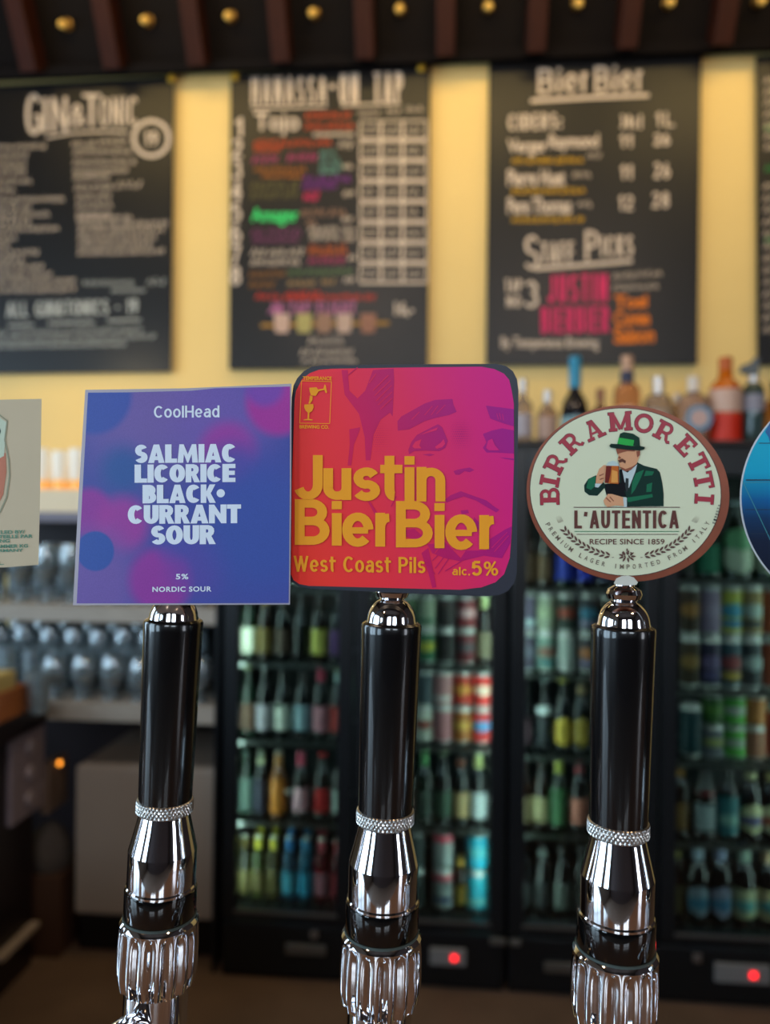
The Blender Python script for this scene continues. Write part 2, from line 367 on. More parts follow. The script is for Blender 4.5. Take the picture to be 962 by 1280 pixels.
# a plain stroke alphabet: centre lines in a unit box, drawn at any weight
def ar(cx, cy, rx, ry, a0, a1, n=10): return arc(cx, cy, rx, ry, a0, a1, n)
XH = 0.73
GL = {
 'A': (0.86, [([(0.0, 0), (0.46, 1.0)], 2, 1), ([(1.0, 0), (0.54, 1.0)], 2, 1), ([(0.2, 0.26), (0.8, 0.26)], 0, 0.8)]),
 'B': (0.76, [([(0, 0), (0, 1)], 2, 1), ([(0, 1), (0.45, 1)] + ar(0.48, 0.765, 0.42, 0.235, 85, -85) + [(0, 0.53)], 0, 0.86), ([(0, 0.53), (0.5, 0.53)] + ar(0.52, 0.265, 0.48, 0.265, 85, -85) + [(0, 0)], 0, 0.9)]),
 'C': (0.80, [(ar(0.54, 0.5, 0.54, 0.5, 42, 318, 18), 0, 1)]),
 'D': (0.80, [([(0, 0), (0, 1)], 2, 1), ([(0, 1), (0.4, 1)] + ar(0.45, 0.5, 0.55, 0.5, 85, -85, 14) + [(0, 0)], 0, 0.9)]),
 'E': (0.64, [([(0, 0), (0, 1)], 2, 1), ([(0, 1), (1, 1)], 1, 0.86), ([(0, 0.51), (0.9, 0.51)], 1, 0.86), ([(0, 0), (1, 0)], 1, 0.86)]),
 'F': (0.60, [([(0, 0), (0, 1)], 2, 1), ([(0, 1), (1, 1)], 1, 0.86), ([(0, 0.5), (0.88, 0.5)], 1, 0.86)]),
 'G': (0.84, [(ar(0.52, 0.5, 0.52, 0.5, 42, 345, 18), 0, 1), ([(0.55, 0.46), (1.0, 0.46)], 0, 0.86), ([(1.0, 0.46), (1.0, 0.05)], 1, 0.86)]),
 'H': (0.76, [([(0, 0), (0, 1)], 2, 1), ([(1, 0), (1, 1)], 2, 1), ([(0, 0.5), (1, 0.5)], 0, 0.86)]),
 'I': (0.0, [([(0.5, 0), (0.5, 1)], 2, 1)]),
 'J': (0.58, [([(1, 1), (1, 0.3)], 1, 1), ([(1, 0.45)] + ar(0.5, 0.3, 0.5, 0.3, 0, -160, 10), 0, 1)]),
 'K': (0.80, [([(0, 0), (0, 1)], 2, 1), ([(0.1, 0.38), (0.95, 1)], 2, 1), ([(0.35, 0.55), (1.0, 0)], 2, 1)]),
 'L': (0.58, [([(0, 0), (0, 1)], 2, 1), ([(0, 0), (1, 0)], 1, 0.9)]),
 'M': (0.98, [([(0, 0), (0, 1)], 2, 1), ([(1, 0), (1, 1)], 2, 1), ([(0, 1), (0.5, 0.05)], 2, 0.9), ([(1, 1), (0.5, 0.05)], 2, 0.9)]),
 'N': (0.76, [([(0, 0), (0, 1)], 2, 1), ([(1, 0), (1, 1)], 2, 1), ([(0, 1), (1, 0)], 2, 0.95)]),
 'O': (0.88, [(ar(0.5, 0.5, 0.5, 0.5, 0, 360, 28), 0, 1)]),
 'P': (0.70, [([(0, 0), (0, 1)], 2, 1), ([(0, 1), (0.45, 1)] + ar(0.5, 0.73, 0.5, 0.27, 85, -85) + [(0, 0.46)], 0, 0.9)]),
 'R': (0.76, [([(0, 0), (0, 1)], 2, 1), ([(0, 1), (0.45, 1)] + ar(0.5, 0.73, 0.46, 0.27, 85, -85) + [(0, 0.46)], 0, 0.9), ([(0.45, 0.46), (1.0, 0)], 2, 1)]),
 'S': (0.66, [(ar(0.5, 0.74, 0.46, 0.26, 25, 262, 12) + ar(0.5, 0.25, 0.5, 0.25, 82, -155, 12), 0, 1)]),
 'T': (0.68, [([(0.5, 0), (0.5, 1)], 2, 1), ([(0, 1), (1, 1)], 3, 0.9)]),
 'U': (0.76, [([(0, 1), (0, 0.36)] + ar(0.5, 0.36, 0.5, 0.36, 180, 360, 14) + [(1, 1)], 2, 1)]),
 'V': (0.82, [([(0, 1), (0.48, 0)], 2, 1), ([(1, 1), (0.52, 0)], 2, 1)]),
 'W': (1.25, [([(0, 1), (0.24, 0)], 2, 1), ([(0.5, 1), (0.26, 0)], 2, 0.9), ([(0.5, 1), (0.74, 0)], 2, 0.9), ([(1, 1), (0.76, 0)], 2, 1)]),
 'Y': (0.8, [([(0, 1), (0.5, 0.45)], 2, 1), ([(1, 1), (0.5, 0.45)], 2, 1), ([(0.5, 0.5), (0.5, 0)], 1, 1)]),
 '&': (0.85, [([(1.0, 0), (0.25, 0.72)] + ar(0.48, 0.80, 0.24, 0.2, 190, -30, 10) + [(0.35, 0.5)] + ar(0.4, 0.25, 0.4, 0.25, 120, 290, 10) + [(0.95, 0.45)], 0, 0.9)]),
 'a': (0.58, [([(1, 0), (1, XH - 0.2)] + ar(0.55, XH - 0.22, 0.45, 0.22, 5, 155, 8), 1, 0.95), ([(1, 0.42), (0.5, 0.42)] + ar(0.42, 0.21, 0.42, 0.21, 95, 300, 10) + [(0.98, 0.18)], 0, 0.85)]),
 'b': (0.6, [([(0, 0), (0, 1)], 2, 1), (ar(0.5, XH / 2, 0.5, XH / 2, 0, 360, 20), 0, 0.95)]),
 'c': (0.58, [(ar(0.54, XH / 2, 0.54, XH / 2, 45, 315, 16), 0, 1)]),
 'd': (0.62, [([(1, 0), (1, 1)], 2, 1), (ar(0.5, XH / 2, 0.5, XH / 2, 0, 360, 20), 0, 0.95)]),
 'e': (0.62, [([(0.08, XH * 0.47), (0.98, XH * 0.47)], 0, 0.75), (ar(0.5, XH / 2, 0.5, XH / 2, 0, 318, 20), 0, 0.95)]),
 'i': (0.0, [([(0.5, 0), (0.5, XH - 0.08)], 2, 1), ([(0.5, 0.97), (0.5, 1.0)], 2, 1)]),
 'l': (0.0, [([(0.5, 0), (0.5, 1)], 2, 1)]),
 'm': (0.98, [([(0, 0), (0, XH)], 2, 1), ([(0, 0.4)] + ar(0.25, XH - 0.22, 0.25, 0.22, 170, 0, 10) + [(0.5, 0)], 1, 0.95), ([(0.5, 0.4)] + ar(0.75, XH - 0.22, 0.25, 0.22, 170, 0, 10) + [(1, 0)], 1, 0.95)]),
 'n': (0.54, [([(0, 0), (0, XH)], 2, 1), ([(0, 0.42)] + ar(0.5, XH - 0.25, 0.5, 0.25, 170, 0, 10) + [(1, 0)], 1, 1)]),
 'o': (0.64, [(ar(0.5, XH / 2, 0.5, XH / 2, 0, 360, 24), 0, 1)]),
 'r': (0.34, [([(0, 0), (0, XH)], 2, 1), ([(0, 0.42)] + ar(0.75, XH - 0.28, 0.75, 0.28, 172, 88, 8), 0, 0.95)]),
 's': (0.52, [([((x), y * XH) for x, y in ar(0.5, 0.74, 0.46, 0.26, 22, 262, 12) + ar(0.5, 0.25, 0.5, 0.25, 82, -158, 12)], 0, 0.92)]),
 't': (0.40, [([(0.35, 0.95), (0.35, 0.2)] + ar(0.72, 0.2, 0.37, 0.2, 180, 275, 6), 1, 1), ([(0, XH), (1, XH)], 3, 0.8)]),
 'u': (0.54, [([(1, 0), (1, XH)], 2, 1), ([(0, XH), (0, 0.25)] + ar(0.5, 0.25, 0.5, 0.25, 180, 350, 10), 1, 1)]),
 'v': (0.58, [([(0, XH), (0.48, 0)], 2, 1), ([(1, XH), (0.52, 0)], 2, 1)]),
 '.': (0.0, [([(0.5, 0), (0.5, 0.02)], 2, 1)]),
 "'": (0.10, [([(0.9, 1.0), (0.0, 0.70)], 0, 0.9)]),
 '-': (0.3, [([(0, 0.45), (1, 0.45)], 3, 0.9)]),
 ':': (0.0, [([(0.5, 0.08), (0.5, 0.12)], 2, 1), ([(0.5, 0.55), (0.5, 0.6)], 2, 1)]),
 '%': (0.95, [(ar(0.2, 0.76, 0.2, 0.24, 0, 360, 14), 0, 0.75), (ar(0.8, 0.24, 0.2, 0.24, 0, 360, 14), 0, 0.75), ([(0.2, 0), (0.8, 1)], 2, 0.7)]),
 '0': (0.6, [(ar(0.5, 0.5, 0.5, 0.5, 0, 360, 22), 0, 1)]),
 '1': (0.22, [([(1, 0), (1, 1)], 2, 1), ([(0.9, 0.95), (-0.3, 0.72)], 0, 0.8)]),
 '2': (0.58, [(ar(0.5, 0.72, 0.5, 0.28, 165, -30, 12) + [(0, 0)], 0, 1), ([(0, 0), (1, 0)], 3, 0.9)]),
 '3': (0.58, [(ar(0.45, 0.76, 0.45, 0.24, 150, -85, 10) + ar(0.45, 0.27, 0.55, 0.27, 80, -155, 12), 0, 1)]),
 '4': (0.62, [([(0.75, 0), (0.75, 1)], 2, 1), ([(0.75, 1), (0, 0.3)], 0, 0.9), ([(0, 0.28), (1, 0.28)], 3, 0.9)]),
 '5': (0.60, [([(0.95, 1), (0.15, 1)], 0, 0.9), ([(0.15, 1), (0.06, 0.5)], 0, 0.9), ([(0.06, 0.5)] + ar(0.48, 0.33, 0.5, 0.33, 130, -150, 14), 0, 1)]),
 '6': (0.60, [(ar(0.5, 0.3, 0.5, 0.3, 0, 360, 18), 0, 1), ([(0.02, 0.35), (0.15, 0.72), (0.5, 0.98), (0.85, 0.95)], 0, 1)]),
 '7': (0.58, [([(0, 1), (1, 1)], 3, 0.9), ([(1, 1), (0.3, 0)], 2, 1)]),
 '8': (0.60, [(ar(0.5, 0.76, 0.42, 0.24, 0, 360, 16), 0, 0.95), (ar(0.5, 0.27, 0.5, 0.27, 0, 360, 18), 0, 1)]),
 '9': (0.60, [(ar(0.5, 0.7, 0.5, 0.3, 0, 360, 18), 0, 1), ([(0.98, 0.65), (0.85, 0.28), (0.5, 0.02), (0.15, 0.05)], 0, 1)]),
}
def glyph(ch, x0, ytop, w, h, wt, out, slope=0.0, xo=0.0, hf=0.86):
    """ch drawn in the px box; wt stem weight in px, hf thins the horizontals; y grows downwards"""
    _, st = GL[ch]
    wy = wt * hf
    for pts, ext, wf in st:
        wf = wf if wf < 0.8 else 1.0
        P2 = [[wt / 2 + a * (w - wt), wy / 2 + b * (h - wy)] for (a, b) in pts]
        if ext:
            def push(p, q, d):
                l = math.hypot(p[0] - q[0], p[1] - q[1]) or 1; p[0] += (p[0] - q[0]) / l * d; p[1] += (p[1] - q[1]) / l * d
            vert = abs(P2[0][1] - P2[-1][1]) > h * 0.02
            straight = (not vert) or abs(P2[0][0] - P2[1][0]) < 0.01
            dd = wt * (0.5 if straight else 0.45)
            if ext in (2, 3): push(P2[0], P2[1], dd)
            if ext == 1 and vert and pts[0][1] in (0, XH, 1, 0.95): push(P2[0], P2[1], wt / 2)
            if ext in (2, 3) or (ext == 1 and (not vert or pts[-1][1] in (0, XH, 1))): push(P2[-1], P2[-2], dd if not (ext == 1 and vert) else wt / 2)
        n = len(P2); b0 = len(out[0])
        for k in range(n):
            a = P2[max(k - 1, 0)]; b = P2[min(k + 1, n - 1)]
            if k == n - 1 and ext == 0 and n > 3 and math.hypot(P2[0][0] - P2[-1][0], P2[0][1] - P2[-1][1]) < 0.01: b = P2[1]
            if k == 0 and ext == 0 and n > 3 and math.hypot(P2[0][0] - P2[-1][0], P2[0][1] - P2[-1][1]) < 0.01: a = P2[-2]
            dx, dy = b[0] - a[0], b[1] - a[1]; l = math.hypot(dx, dy) or 1
            ox, oy = -dy / l * wt / 2 * wf, dx / l * wy / 2 * wf
            for sg in (1, -1):
                x = min(max(P2[k][0] + sg * ox, 0), w); y = min(max(P2[k][1] + sg * oy, 0), h)
                out[0].append((x0 + x, ytop + h - y + slope * (x0 + x - xo)))
        out[1].extend([(b0 + 2 * k, b0 + 2 * k + 1, b0 + 2 * k + 3, b0 + 2 * k + 2) for k in range(n - 1)])
HEAVY = {
 'A': (0.98, [[(0, 0), (0.33, 1), (0.67, 1), (1, 0), (0.64, 0), (0.60, 0.15), (0.40, 0.15), (0.36, 0)], [(0.5, 0.58), (0.44, 0.36), (0.56, 0.36)]]),
 'M': (1.22, [[(0, 0), (0.09, 1), (0.30, 1), (0.5, 0.46), (0.70, 1), (0.91, 1), (1, 0), (0.72, 0), (0.69, 0.46), (0.53, 0), (0.47, 0), (0.31, 0.46), (0.28, 0)]]),
 'N': (0.95, [[(0, 0), (0, 1), (0.30, 1), (0.66, 0.50), (0.66, 1), (1, 1), (1, 0), (0.70, 0), (0.34, 0.50), (0.34, 0)]]),
 'K': (0.88, [[(0, 0), (0, 1), (0.38, 1), (0.38, 0.62), (0.60, 1), (0.99, 1), (0.68, 0.52), (1.02, 0), (0.60, 0), (0.38, 0.40), (0.38, 0)]]),
 'R': (0.82, [[(0, 0), (0, 1), (0.55, 1), (0.76, 0.95), (0.90, 0.82), (0.92, 0.66), (0.86, 0.52), (0.74, 0.43), (1.02, 0), (0.60, 0), (0.42, 0.36), (0.40, 0.36), (0.40, 0)], [(0.40, 0.78), (0.50, 0.78), (0.54, 0.73), (0.54, 0.66), (0.50, 0.61), (0.40, 0.61)]]),
}
def htext(name, body, rect, wt, pl, lift, m, parent, slope=0.0, gap=0.03, label=None, hf=0.66):
    x0, y0, x1, y1 = rect; h = y1 - y0; g = gap * h
    wid = [HEAVY[c][0] * h if c in HEAVY else (GL[c][0] * h * 0.62 + wt) for c in body]
    k = (x1 - x0 - g * (len(body) - 1)) / sum(wid)
    out = ([], []); x = x0
    for c, w in zip(body, wid):
        w *= k
        if c in HEAVY:
            loops = [[Vector((a, b, 0)) for a, b in lp] for lp in HEAVY[c][1]]
            t = tessellate_polygon(loops); b0 = len(out[0])
            for lp in HEAVY[c][1]:
                for a, b in lp: out[0].append((x + a * w, y1 - b * h + slope * (x + a * w - x0)))
            out[1].extend([tuple(b0 + i for i in f) for f in t])
        else: glyph(c, x, y0, w, h, wt, out, slope, x0, hf)
        x += w + g
    return flat(name, out[0], out[1], pl, lift, m, parent, label)
def gtext(name, body, rect, wt, pl, lift, m, parent, slope=0.0, gap=0.12, label=None, kind=None, hf=0.86):
    x0, y0, x1, y1 = rect; h = y1 - y0
    n = len(body); g = gap * h
    nat = sum(GL[c][0] * h for c in body if c != ' '); fixed = sum(wt for c in body if c != ' ') + g * (n - 1) + sum(0.28 * h for c in body if c == ' ')
    # natural centre-line widths are stretched so that the word fills the given width
    k = max(0.05, (x1 - x0 - fixed) / max(nat, 1e-6))
    out = ([], []); x = x0
    for c in body:
        if c == ' ': x += 0.28 * h + g; continue
        w = GL[c][0] * h * k + wt
        glyph(c, x, y0, w, h, wt, out, slope, x0, hf); x += w + g
    return flat(name, out[0], out[1], pl, lift, m, parent, label)

# ------------------------------------------------------------------ the room
D_WALL = 3.02
zt = zx(575, 80, D_WALL)                # top of the painted wall
RZ = -A
def bgobj(name, lst, m, **k):
    o = boxes(name, lst, m, **k); o.rotation_euler = (0, 0, RZ); return o
struct(bgobj('wall_back', [(-3.9, 3.9, D_WALL, D_WALL + 0.12, 0, zt)], M_wall))
struct(bgobj('wall_back', [(-3.9, 3.9, D_WALL + 0.001, D_WALL + 0.12, zt, 4.3)], M_wood_dark))
struct(boxes('floor', [(-3.6, 3.8, -4.1, 3.6, -0.1, 0)], M_floor))
M_plaster = mat('aged_plaster', '6b5748', 0.8, var=0.15, scale=4)
M_plaster_r = mat('dark_brown_plaster', '352827', 0.8, var=0.2, scale=4)
struct(boxes('ceiling', [(-3.6, 3.8, -4.1, 3.6, 4.3, 4.4)], mat('dark_ceiling', '2c201b', 0.8)))
def holed(name, axis, c0, c1, lo, hi, zmax, holes, m):
    """a wall along axis with rectangular openings (a0, a1, z0, z1)"""
    lst, cur = [], lo
    def bx(a0, a1, z0, z1): return (c0, c1, a0, a1, z0, z1) if axis == 'y' else (a0, a1, c0, c1, z0, z1)
    for a0, a1, z0, z1 in holes:
        lst += [bx(cur, a0, 0, zmax), bx(a0, a1, 0, z0), bx(a0, a1, z1, zmax)]; cur = a1
    lst.append(bx(cur, hi, 0, zmax))
    return struct(boxes(name, lst, m))
M_frame = mat('painted_window_frame', '3a2a20', 0.5)
WL = [(-3.5, -2.0, 0.8, 2.7), (-1.35, 0.25, 0.8, 2.7), (1.0, 2.2, 0.8, 2.7)]
WF = [(-1.6, -0.3, 2.35, 3.55), (0.5, 1.8, 2.35, 3.55)]
holed('wall_left', 'y', -3.3, -3.2, -4.1, 3.4, 4.3, WL, mat('grey_plaster', '6c6660', 0.8, var=0.1, scale=4))
WR = [(-2.5, -1.5, 0.8, 2.7)]
holed('wall_right', 'y', 3.4, 3.5, -4.1, 3.0, 4.3, WR, M_plaster_r)
holed('wall_front', 'x', -4.1, -4.0, -3.3, 3.5, 4.3, WF, M_plaster_r)
wn = 0
for axis, c0, c1, hs in (('y', -3.29, -3.21, WL), ('x', -4.09, -4.01, WF), ('y', 3.41, 3.49, WR)):
    for a0, a1, z0, z1 in hs:
        wn += 1; f = 0.06; am = (a0 + a1) / 2; zm = z0 + (z1 - z0) * 0.68
        L = [(a0, a0 + f, z0, z1), (a1 - f, a1, z0, z1), (am - f / 2, am + f / 2, z0, z1), (a0, a1, z0, z0 + f), (a0, a1, z1 - f, z1), (a0, a1, zm - 0.02, zm + 0.02)]
        struct(boxes('window_%d' % wn, [(c0, c1, q[0], q[1], q[2], q[3]) if axis == 'y' else (q[0], q[1], c0, c1, q[2], q[3]) for q in L], M_frame))

# slatted wooden canopy above the menu boards
SL = math.radians(60)
D_CAN = 2.97
zc0 = zt - 0.0
cn = (N * math.sin(SL) + Vector((0, 0, 1)) * math.cos(SL))        # normal pointing back and up
cp0 = N * D_CAN + Vector((0, 0, zc0))
cdir = -N * math.cos(SL) + Vector((0, 0, math.sin(SL)))
def canopy_px(u, v):                    # -> (s, distance up the slope)
    p = ipl(u, v, cp0, cn); return p.dot(E), (p - cp0).dot(cdir)
can = thing('wooden_canopy', 'dark wooden slatted canopy sloping out over the chalkboards', 'canopy', (0, 0, 0), 0,
            mtx=Matrix.Translation(Vector(cp0)) @ Matrix(((E.x, cdir.x, -cn.x, 0), (E.y, cdir.y, -cn.y, 0), (E.z, cdir.z, -cn.z, 0), (0, 0, 0, 1))))
# local: x along the wall, y up the slope, z towards the room
boxes('board_panel', [(-3.0, 3.2, 0.0, 1.25, -0.03, -0.002)], M_wood_dark, can)
boxes('rail', [(-3.0, 3.2, 0.36, 0.385, 0.0, 0.02)], M_wood_dark, can)
for i, u in enumerate((-60, 45, 148, 252, 356, 459, 557, 667, 778, 892, 1005)):
    s0, _ = canopy_px(u, 60)
    boxes('slat', [(s0 - 0.035, s0 + 0.035, 0.0, 1.25, 0.0, 0.11)], M_wood_red, can, bev=0.006)
boxes('lower_rail', [(-3.0, 3.2, -0.015, 0.02, -0.03, 0.05)], M_wood_dark, can)
bulbs = [(85, 31), (186, 26), (289, 21), (393, 17), (500, 12), (610, 9), (721, 5), (834, 4), (946, 2)]
M_bulb = mat('warm_glass_bulb', 'e8bc60', 0.3, emit=0.15)
M_cap = mat('dull_brass_holder', '8c6a34', 0.4, 0.8)
ordn = ['first', 'second', 'third', 'fourth', 'fifth', 'sixth', 'seventh', 'eighth', 'ninth', 'tenth', 'eleventh', 'twelfth', 'thirteenth', 'fourteenth', 'fifteenth', 'sixteenth']
for i, (u, v) in enumerate(bulbs):
    s0, t0 = canopy_px(u, v)
    mt = can.matrix_world @ Matrix.Translation((s0, t0, 0))
    o = thing('brass_bulb', 'small warm bulb in a brass holder between canopy slats, %s from the left' % ordn[i], 'bulb', None, group='bulbs under the canopy', mtx=mt)
    lathe('holder', [(0.022, 0.0), (0.022, 0.012), (0.012, 0.018), (0.012, 0.035)], M_cap, o, 16)
    lathe('bulb', [(0.009, 0.035), (0.013, 0.043), (0.015, 0.052), (0.012, 0.062), (0.005, 0.068), (0, 0.069)], M_bulb, o, 16)

# ------------------------------------------------------------------ chalkboards
INV_W = Matrix.Identity(4)
D_BD = D_WALL - 0.03
def chalk(col): return mat('chalk_' + col, col, 0.85, var=0.2, scale=40)
CH = 'd8c6b4'; CHB = 'b4b9b6'
def scribble(x0, x1, y, h, out, slope=0.0, w=1.6, gap=0.16):
    """a line of small handwriting too blurred to read"""
    x = x0
    while x < x1:
        wl = random.uniform(2.2, 5.5) * h * 0.55
        xe = min(x + wl, x1)
        pts = []; k = 0; xx = x
        while xx < xe:
            pts.append((xx, y + slope * (xx - x0) + (-0.5 if k % 2 else 0.5) * h * random.uniform(0.55, 1.0)))
            xx += h * random.uniform(0.22, 0.38); k += 1
        if len(pts) > 1: stroke2(pts, w, out)
        x = xe + h * gap * 2
def board(label, corners, world_rot=0):
    s_c, z_c = bpx(sum(c[0] for c in corners) / 4, max(c[1] for c in corners), D_BD)
    base = bg(s_c, D_BD, z_c)
    mt = Matrix.Translation(base) @ Matrix.Rotation(-A, 4, 'Z')
    t = thing('chalkboard_menu', label, 'menu board', None, group='chalkboard menus on the wall', mtx=mt)
    pl = Plane(N * D_BD, N, mt.inverted())
    slab_poly('panel', corners, pl, 0.0, -0.022, M_board, t)
    return t, pl
LF = 0.0012
def scr(name, t, pl, lines, col, w=1.6, label=None):
    out = ([], [])
    for l in lines:
        x0, x1, y, h = l[:4]; sl = l[4] if len(l) > 4 else 0
        scribble(x0, x1, y, h, out, sl, w)
    return flat(name, out[0], out[1], pl, LF, chalk(col), t, label)
def line_part(t, pl, pts, w, col, label):
    out = ([], []); stroke2(pts, w, out)
    return flat('underline', out[0], out[1], pl, LF, chalk(col), t, label)
# -- gin and tonic board
b1, p1 = board('black chalkboard headed GIN & TONIC, leftmost on the yellow wall', [(-62, 110), (218, 95), (214, 465), (-66, 468)])
gtext('lettering', 'G', (32, 117, 52, 169), 5.0, p1, LF, chalk(CH), b1, 0, 0.1, 'large chalk capital G')
gtext('lettering', 'IN', (54, 122, 84, 166), 5.0, p1, LF, chalk(CH), b1, -0.04, 0.12, 'chalk capitals IN'); gtext('lettering', '&', (86, 130, 107, 158), 4.0, p1, LF, chalk(CH), b1, -0.02)
gtext('lettering', 'T', (103, 117, 126, 158), 5.0, p1, LF, chalk(CH), b1, 0, 0.1, 'chalk capital T'); gtext('lettering', 'ONIC', (124, 122, 172, 158), 3.3, p1, LF, chalk(CH), b1, -0.03, 0.09, 'chalk capitals ONIC')
line_part(b1, p1, [(58, 172), (90, 166), (130, 164), (160, 165)], 2.6, CH, 'chalk underline below the heading')
out = ([], [])
stroke2(arc(189, 173, 22, 22, 0, 360, 28), 5.0, out)
flat('stamp_ring', out[0], out[1], p1, LF, chalk(CH), b1, 'round chalk ring beside the heading')
gtext('lettering', '19', (181, 164, 197, 182), 3.0, p1, LF, chalk(CH), b1, 0, 0.14, 'price inside the chalk ring')
L = []
rows = [(0, 58, 185), (0, 36, 196), (0, 34, 207), (0, 32, 217), (0, 41, 228), (0, 24, 239), (0, 80, 251), (0, 38, 261), (0, 61, 270), (0, 40, 279), (0, 73, 288), (0, 20, 298), (0, 14, 307), (0, 48, 317), (0, 30, 326), (0, 55, 335), (0, 66, 345), (0, 95, 354), (0, 94, 364)]
L = [(x0 - 55, x1, y, 7.5, -0.02) for x0, x1, y in rows]
scr('handwriting', b1, p1, L, CH, 2.0, 'left column of small white handwriting')
L = [(90, 120, 180, 9), (124, 160, 177, 9), (92, 165, 190, 8), (92, 170, 203, 8), (92, 160, 214, 8), (92, 136, 222, 7), (94, 142, 234, 9), (146, 178, 231, 11), (96, 142, 246, 7.5), (96, 140, 257, 7.5), (96, 138, 268, 7.5), (96, 165, 273, 7.5), (98, 215, 281, 7.5), (98, 205, 289, 7.5), (98, 195, 298, 7.5), (98, 190, 307, 7.5), (98, 205, 316, 7.5)]
scr('handwriting', b1, p1, [(*l, -0.02) for l in L], CH, 2.0, 'right column of small white handwriting')
scr('handwriting', b1, p1, [(104, 168, 354, 7, -0.01), (140, 182, 363, 5), (184, 206, 352, 11)], CHB, 1.8)
gtext('lettering', 'ALL GIN&TONICS - 19', (8, 378, 172, 397), 2.7, p1, LF, chalk(CHB), b1, -0.03, 0.10, 'chalk line of capitals near the bottom')
line_part(b1, p1, [(10, 407), (42, 406)], 2.2, CHB, 'chalk underline')
line_part(b1, p1, [(60, 404), (118, 403)], 2.2, CHB, 'chalk underline')
line_part(b1, p1, [(134, 401), (176, 400)], 2.2, CHB, 'chalk underline')
scr('handwriting', b1, p1, [(-40, 178, 418, 7, -0.03), (-40, 195, 427, 7.5, -0.03), (-40, 160, 434, 6, -0.02)], CHB, 1.8, 'last two rows of handwriting')
# -- tap list board
b2, p2 = board('black chalkboard tap list with coloured chalk names, second from the left', [(288, 92), (538, 80), (534, 460), (286, 462)])
gtext('lettering', 'HANASSA', (314, 97, 408, 131), 3.4, p2, LF, chalk(CH), b2, -0.02, 0.13, 'condensed chalk capitals HANASSA')
gtext('lettering', 'ON TAP', (424, 92, 503, 130), 4.0, p2, LF, chalk(CH), b2, -0.03, 0.11, 'condensed chalk capitals ON TAP')
line_part(b2, p2, [(314, 135), (408, 133)], 2.4, CH, 'underline'); line_part(b2, p2, [(426, 132), (500, 129)], 2.4, CH, 'underline')
polys('dot', [arc(415, 108, 3.5, 3.5, 0, 345, 12)], p2, LF, chalk(CH), b2)
for i in range(8):
    y = 158 + i * 26.5
    gtext('numeral', str(i + 1), (290 - 0.3 * i + (3 if not i else 0), y - 11, 303 - 0.3 * i, y + 13), 4.2, p2, LF, chalk(CH), b2, 0, 0, 'chalk numeral in the left margin')
names = [('Tojo', (318, 140, 374, 170), CH, 0.02), ('Amager', (314, 260, 373, 282), '3fe07a', 0.02)]
for bd, r, c, of in names: text('lettering', bd, r, p2, LF, chalk(c), b2, 0, of, 1, 'chalk beer name')
blocks = [('c9481f', [(382, 440, 144, 9), (382, 442, 158, 9)]), ('c9481f', [(318, 414, 179, 10), (318, 350, 186, 8)]),
          ('b93a78', [(316, 352, 199, 11), (360, 396, 197, 11)]), ('a3601c', [(318, 382, 212, 8), (328, 378, 220, 6)]),
          ('5f8f86', [(400, 420, 191, 8), (400, 426, 200, 8), (400, 430, 209, 8), (400, 422, 215, 6)]),
          ('7a2490', [(380, 440, 224, 10), (378, 420, 233, 9)]), ('c22a5c', [(380, 400, 243, 9), (380, 396, 248, 7)]),
          ('6b6438', [(314, 374, 232, 11), (314, 374, 244, 11)]), ('a07a64', [(376, 434, 266, 11), (384, 398, 278, 8)]),
          ('7d3a6a', [(314, 376, 290, 11), (316, 376, 300, 9)]), (CH, [(386, 424, 287, 9), (388, 424, 296, 9), (428, 444, 288, 8), (430, 444, 298, 8)]),
          (CH, [(314, 378, 316, 11), (314, 376, 328, 9)]), ('b4561e', [(386, 434, 310, 10), (386, 436, 316, 6)]), ('b03268', [(386, 430, 326, 9)]),
          ('8f5e22', [(312, 356, 343, 9), (312, 345, 356, 9)]), ('5c7a4a', [(360, 440, 340, 9)]), ('a8895c', [(360, 394, 354, 8), (402, 420, 352, 8)]),
          ('d13a26', [(320, 352, 371, 9), (356, 402, 369, 10), (356, 470, 372, 8)]), ('b96f9a', [(336, 356, 388, 9)]),
          (CH, [(392, 442, 168, 5), (428, 440, 208, 6), (430, 442, 242, 8), (428, 440, 274, 8), (430, 442, 350, 8), (424, 442, 180, 12), (436, 446, 322, 7)])]
for c, ls in blocks:
    scr('handwriting', b2, p2, [(*l, -0.01) for l in ls], c, 2.6, 'blurred coloured chalk beer name')
gtext('lettering', 'IN TAP FLIGHT', (340, 378, 445, 393), 2.4, p2, LF, chalk('b96f9a'), b2, -0.01, 0.14, 'pink chalk capitals')
scr('handwriting', b2, p2, [(448, 474, 141, 7), (484, 500, 139, 7), (508, 528, 136, 8)], CH, 1.8)
for i in range(8):
    y = 152 + i * 25.6
    out = ([], [])
    x0, x1 = 450, 533
    stroke2([(x0, y), (x1, y - 1)], 2, out); stroke2([(x0, y + 22), (x1, y + 22)], 3.2, out)
    for xx in (x0, x0 + 26, x0 + 53, x1): stroke2([(xx, y), (xx, y + 22)], 3.4 if xx not in (x0, x1) else 2.2, out)
    flat('price_grid', out[0], out[1], p2, LF, chalk(CH), b2, 'row of chalked price boxes')
    scr('handwriting', b2, p2, [(x0 + 5 + k * 27, x0 + 22 + k * 27, y + 11, 10) for k in range(3)], CH, 2.0, 'prices in the boxes')
line_part(b2, p2, [(326, 407), (400, 405), (486, 404)], 5, 'a37a3a', 'drawn tan serving board')
for i, (u, c) in enumerate(((352, 'c8a898'), (380, 'b0a468'), (405, '9a7864'), (430, 'c0a494'), (460, '9a6e5c'))):
    polys('drawn_glass', [[(u - 10, 392), (u + 10, 392), (u + 8, 416), (u - 8, 416)]], p2, LF * 1.6, chalk(c), b2, 'chalk drawing of a small tasting glass')
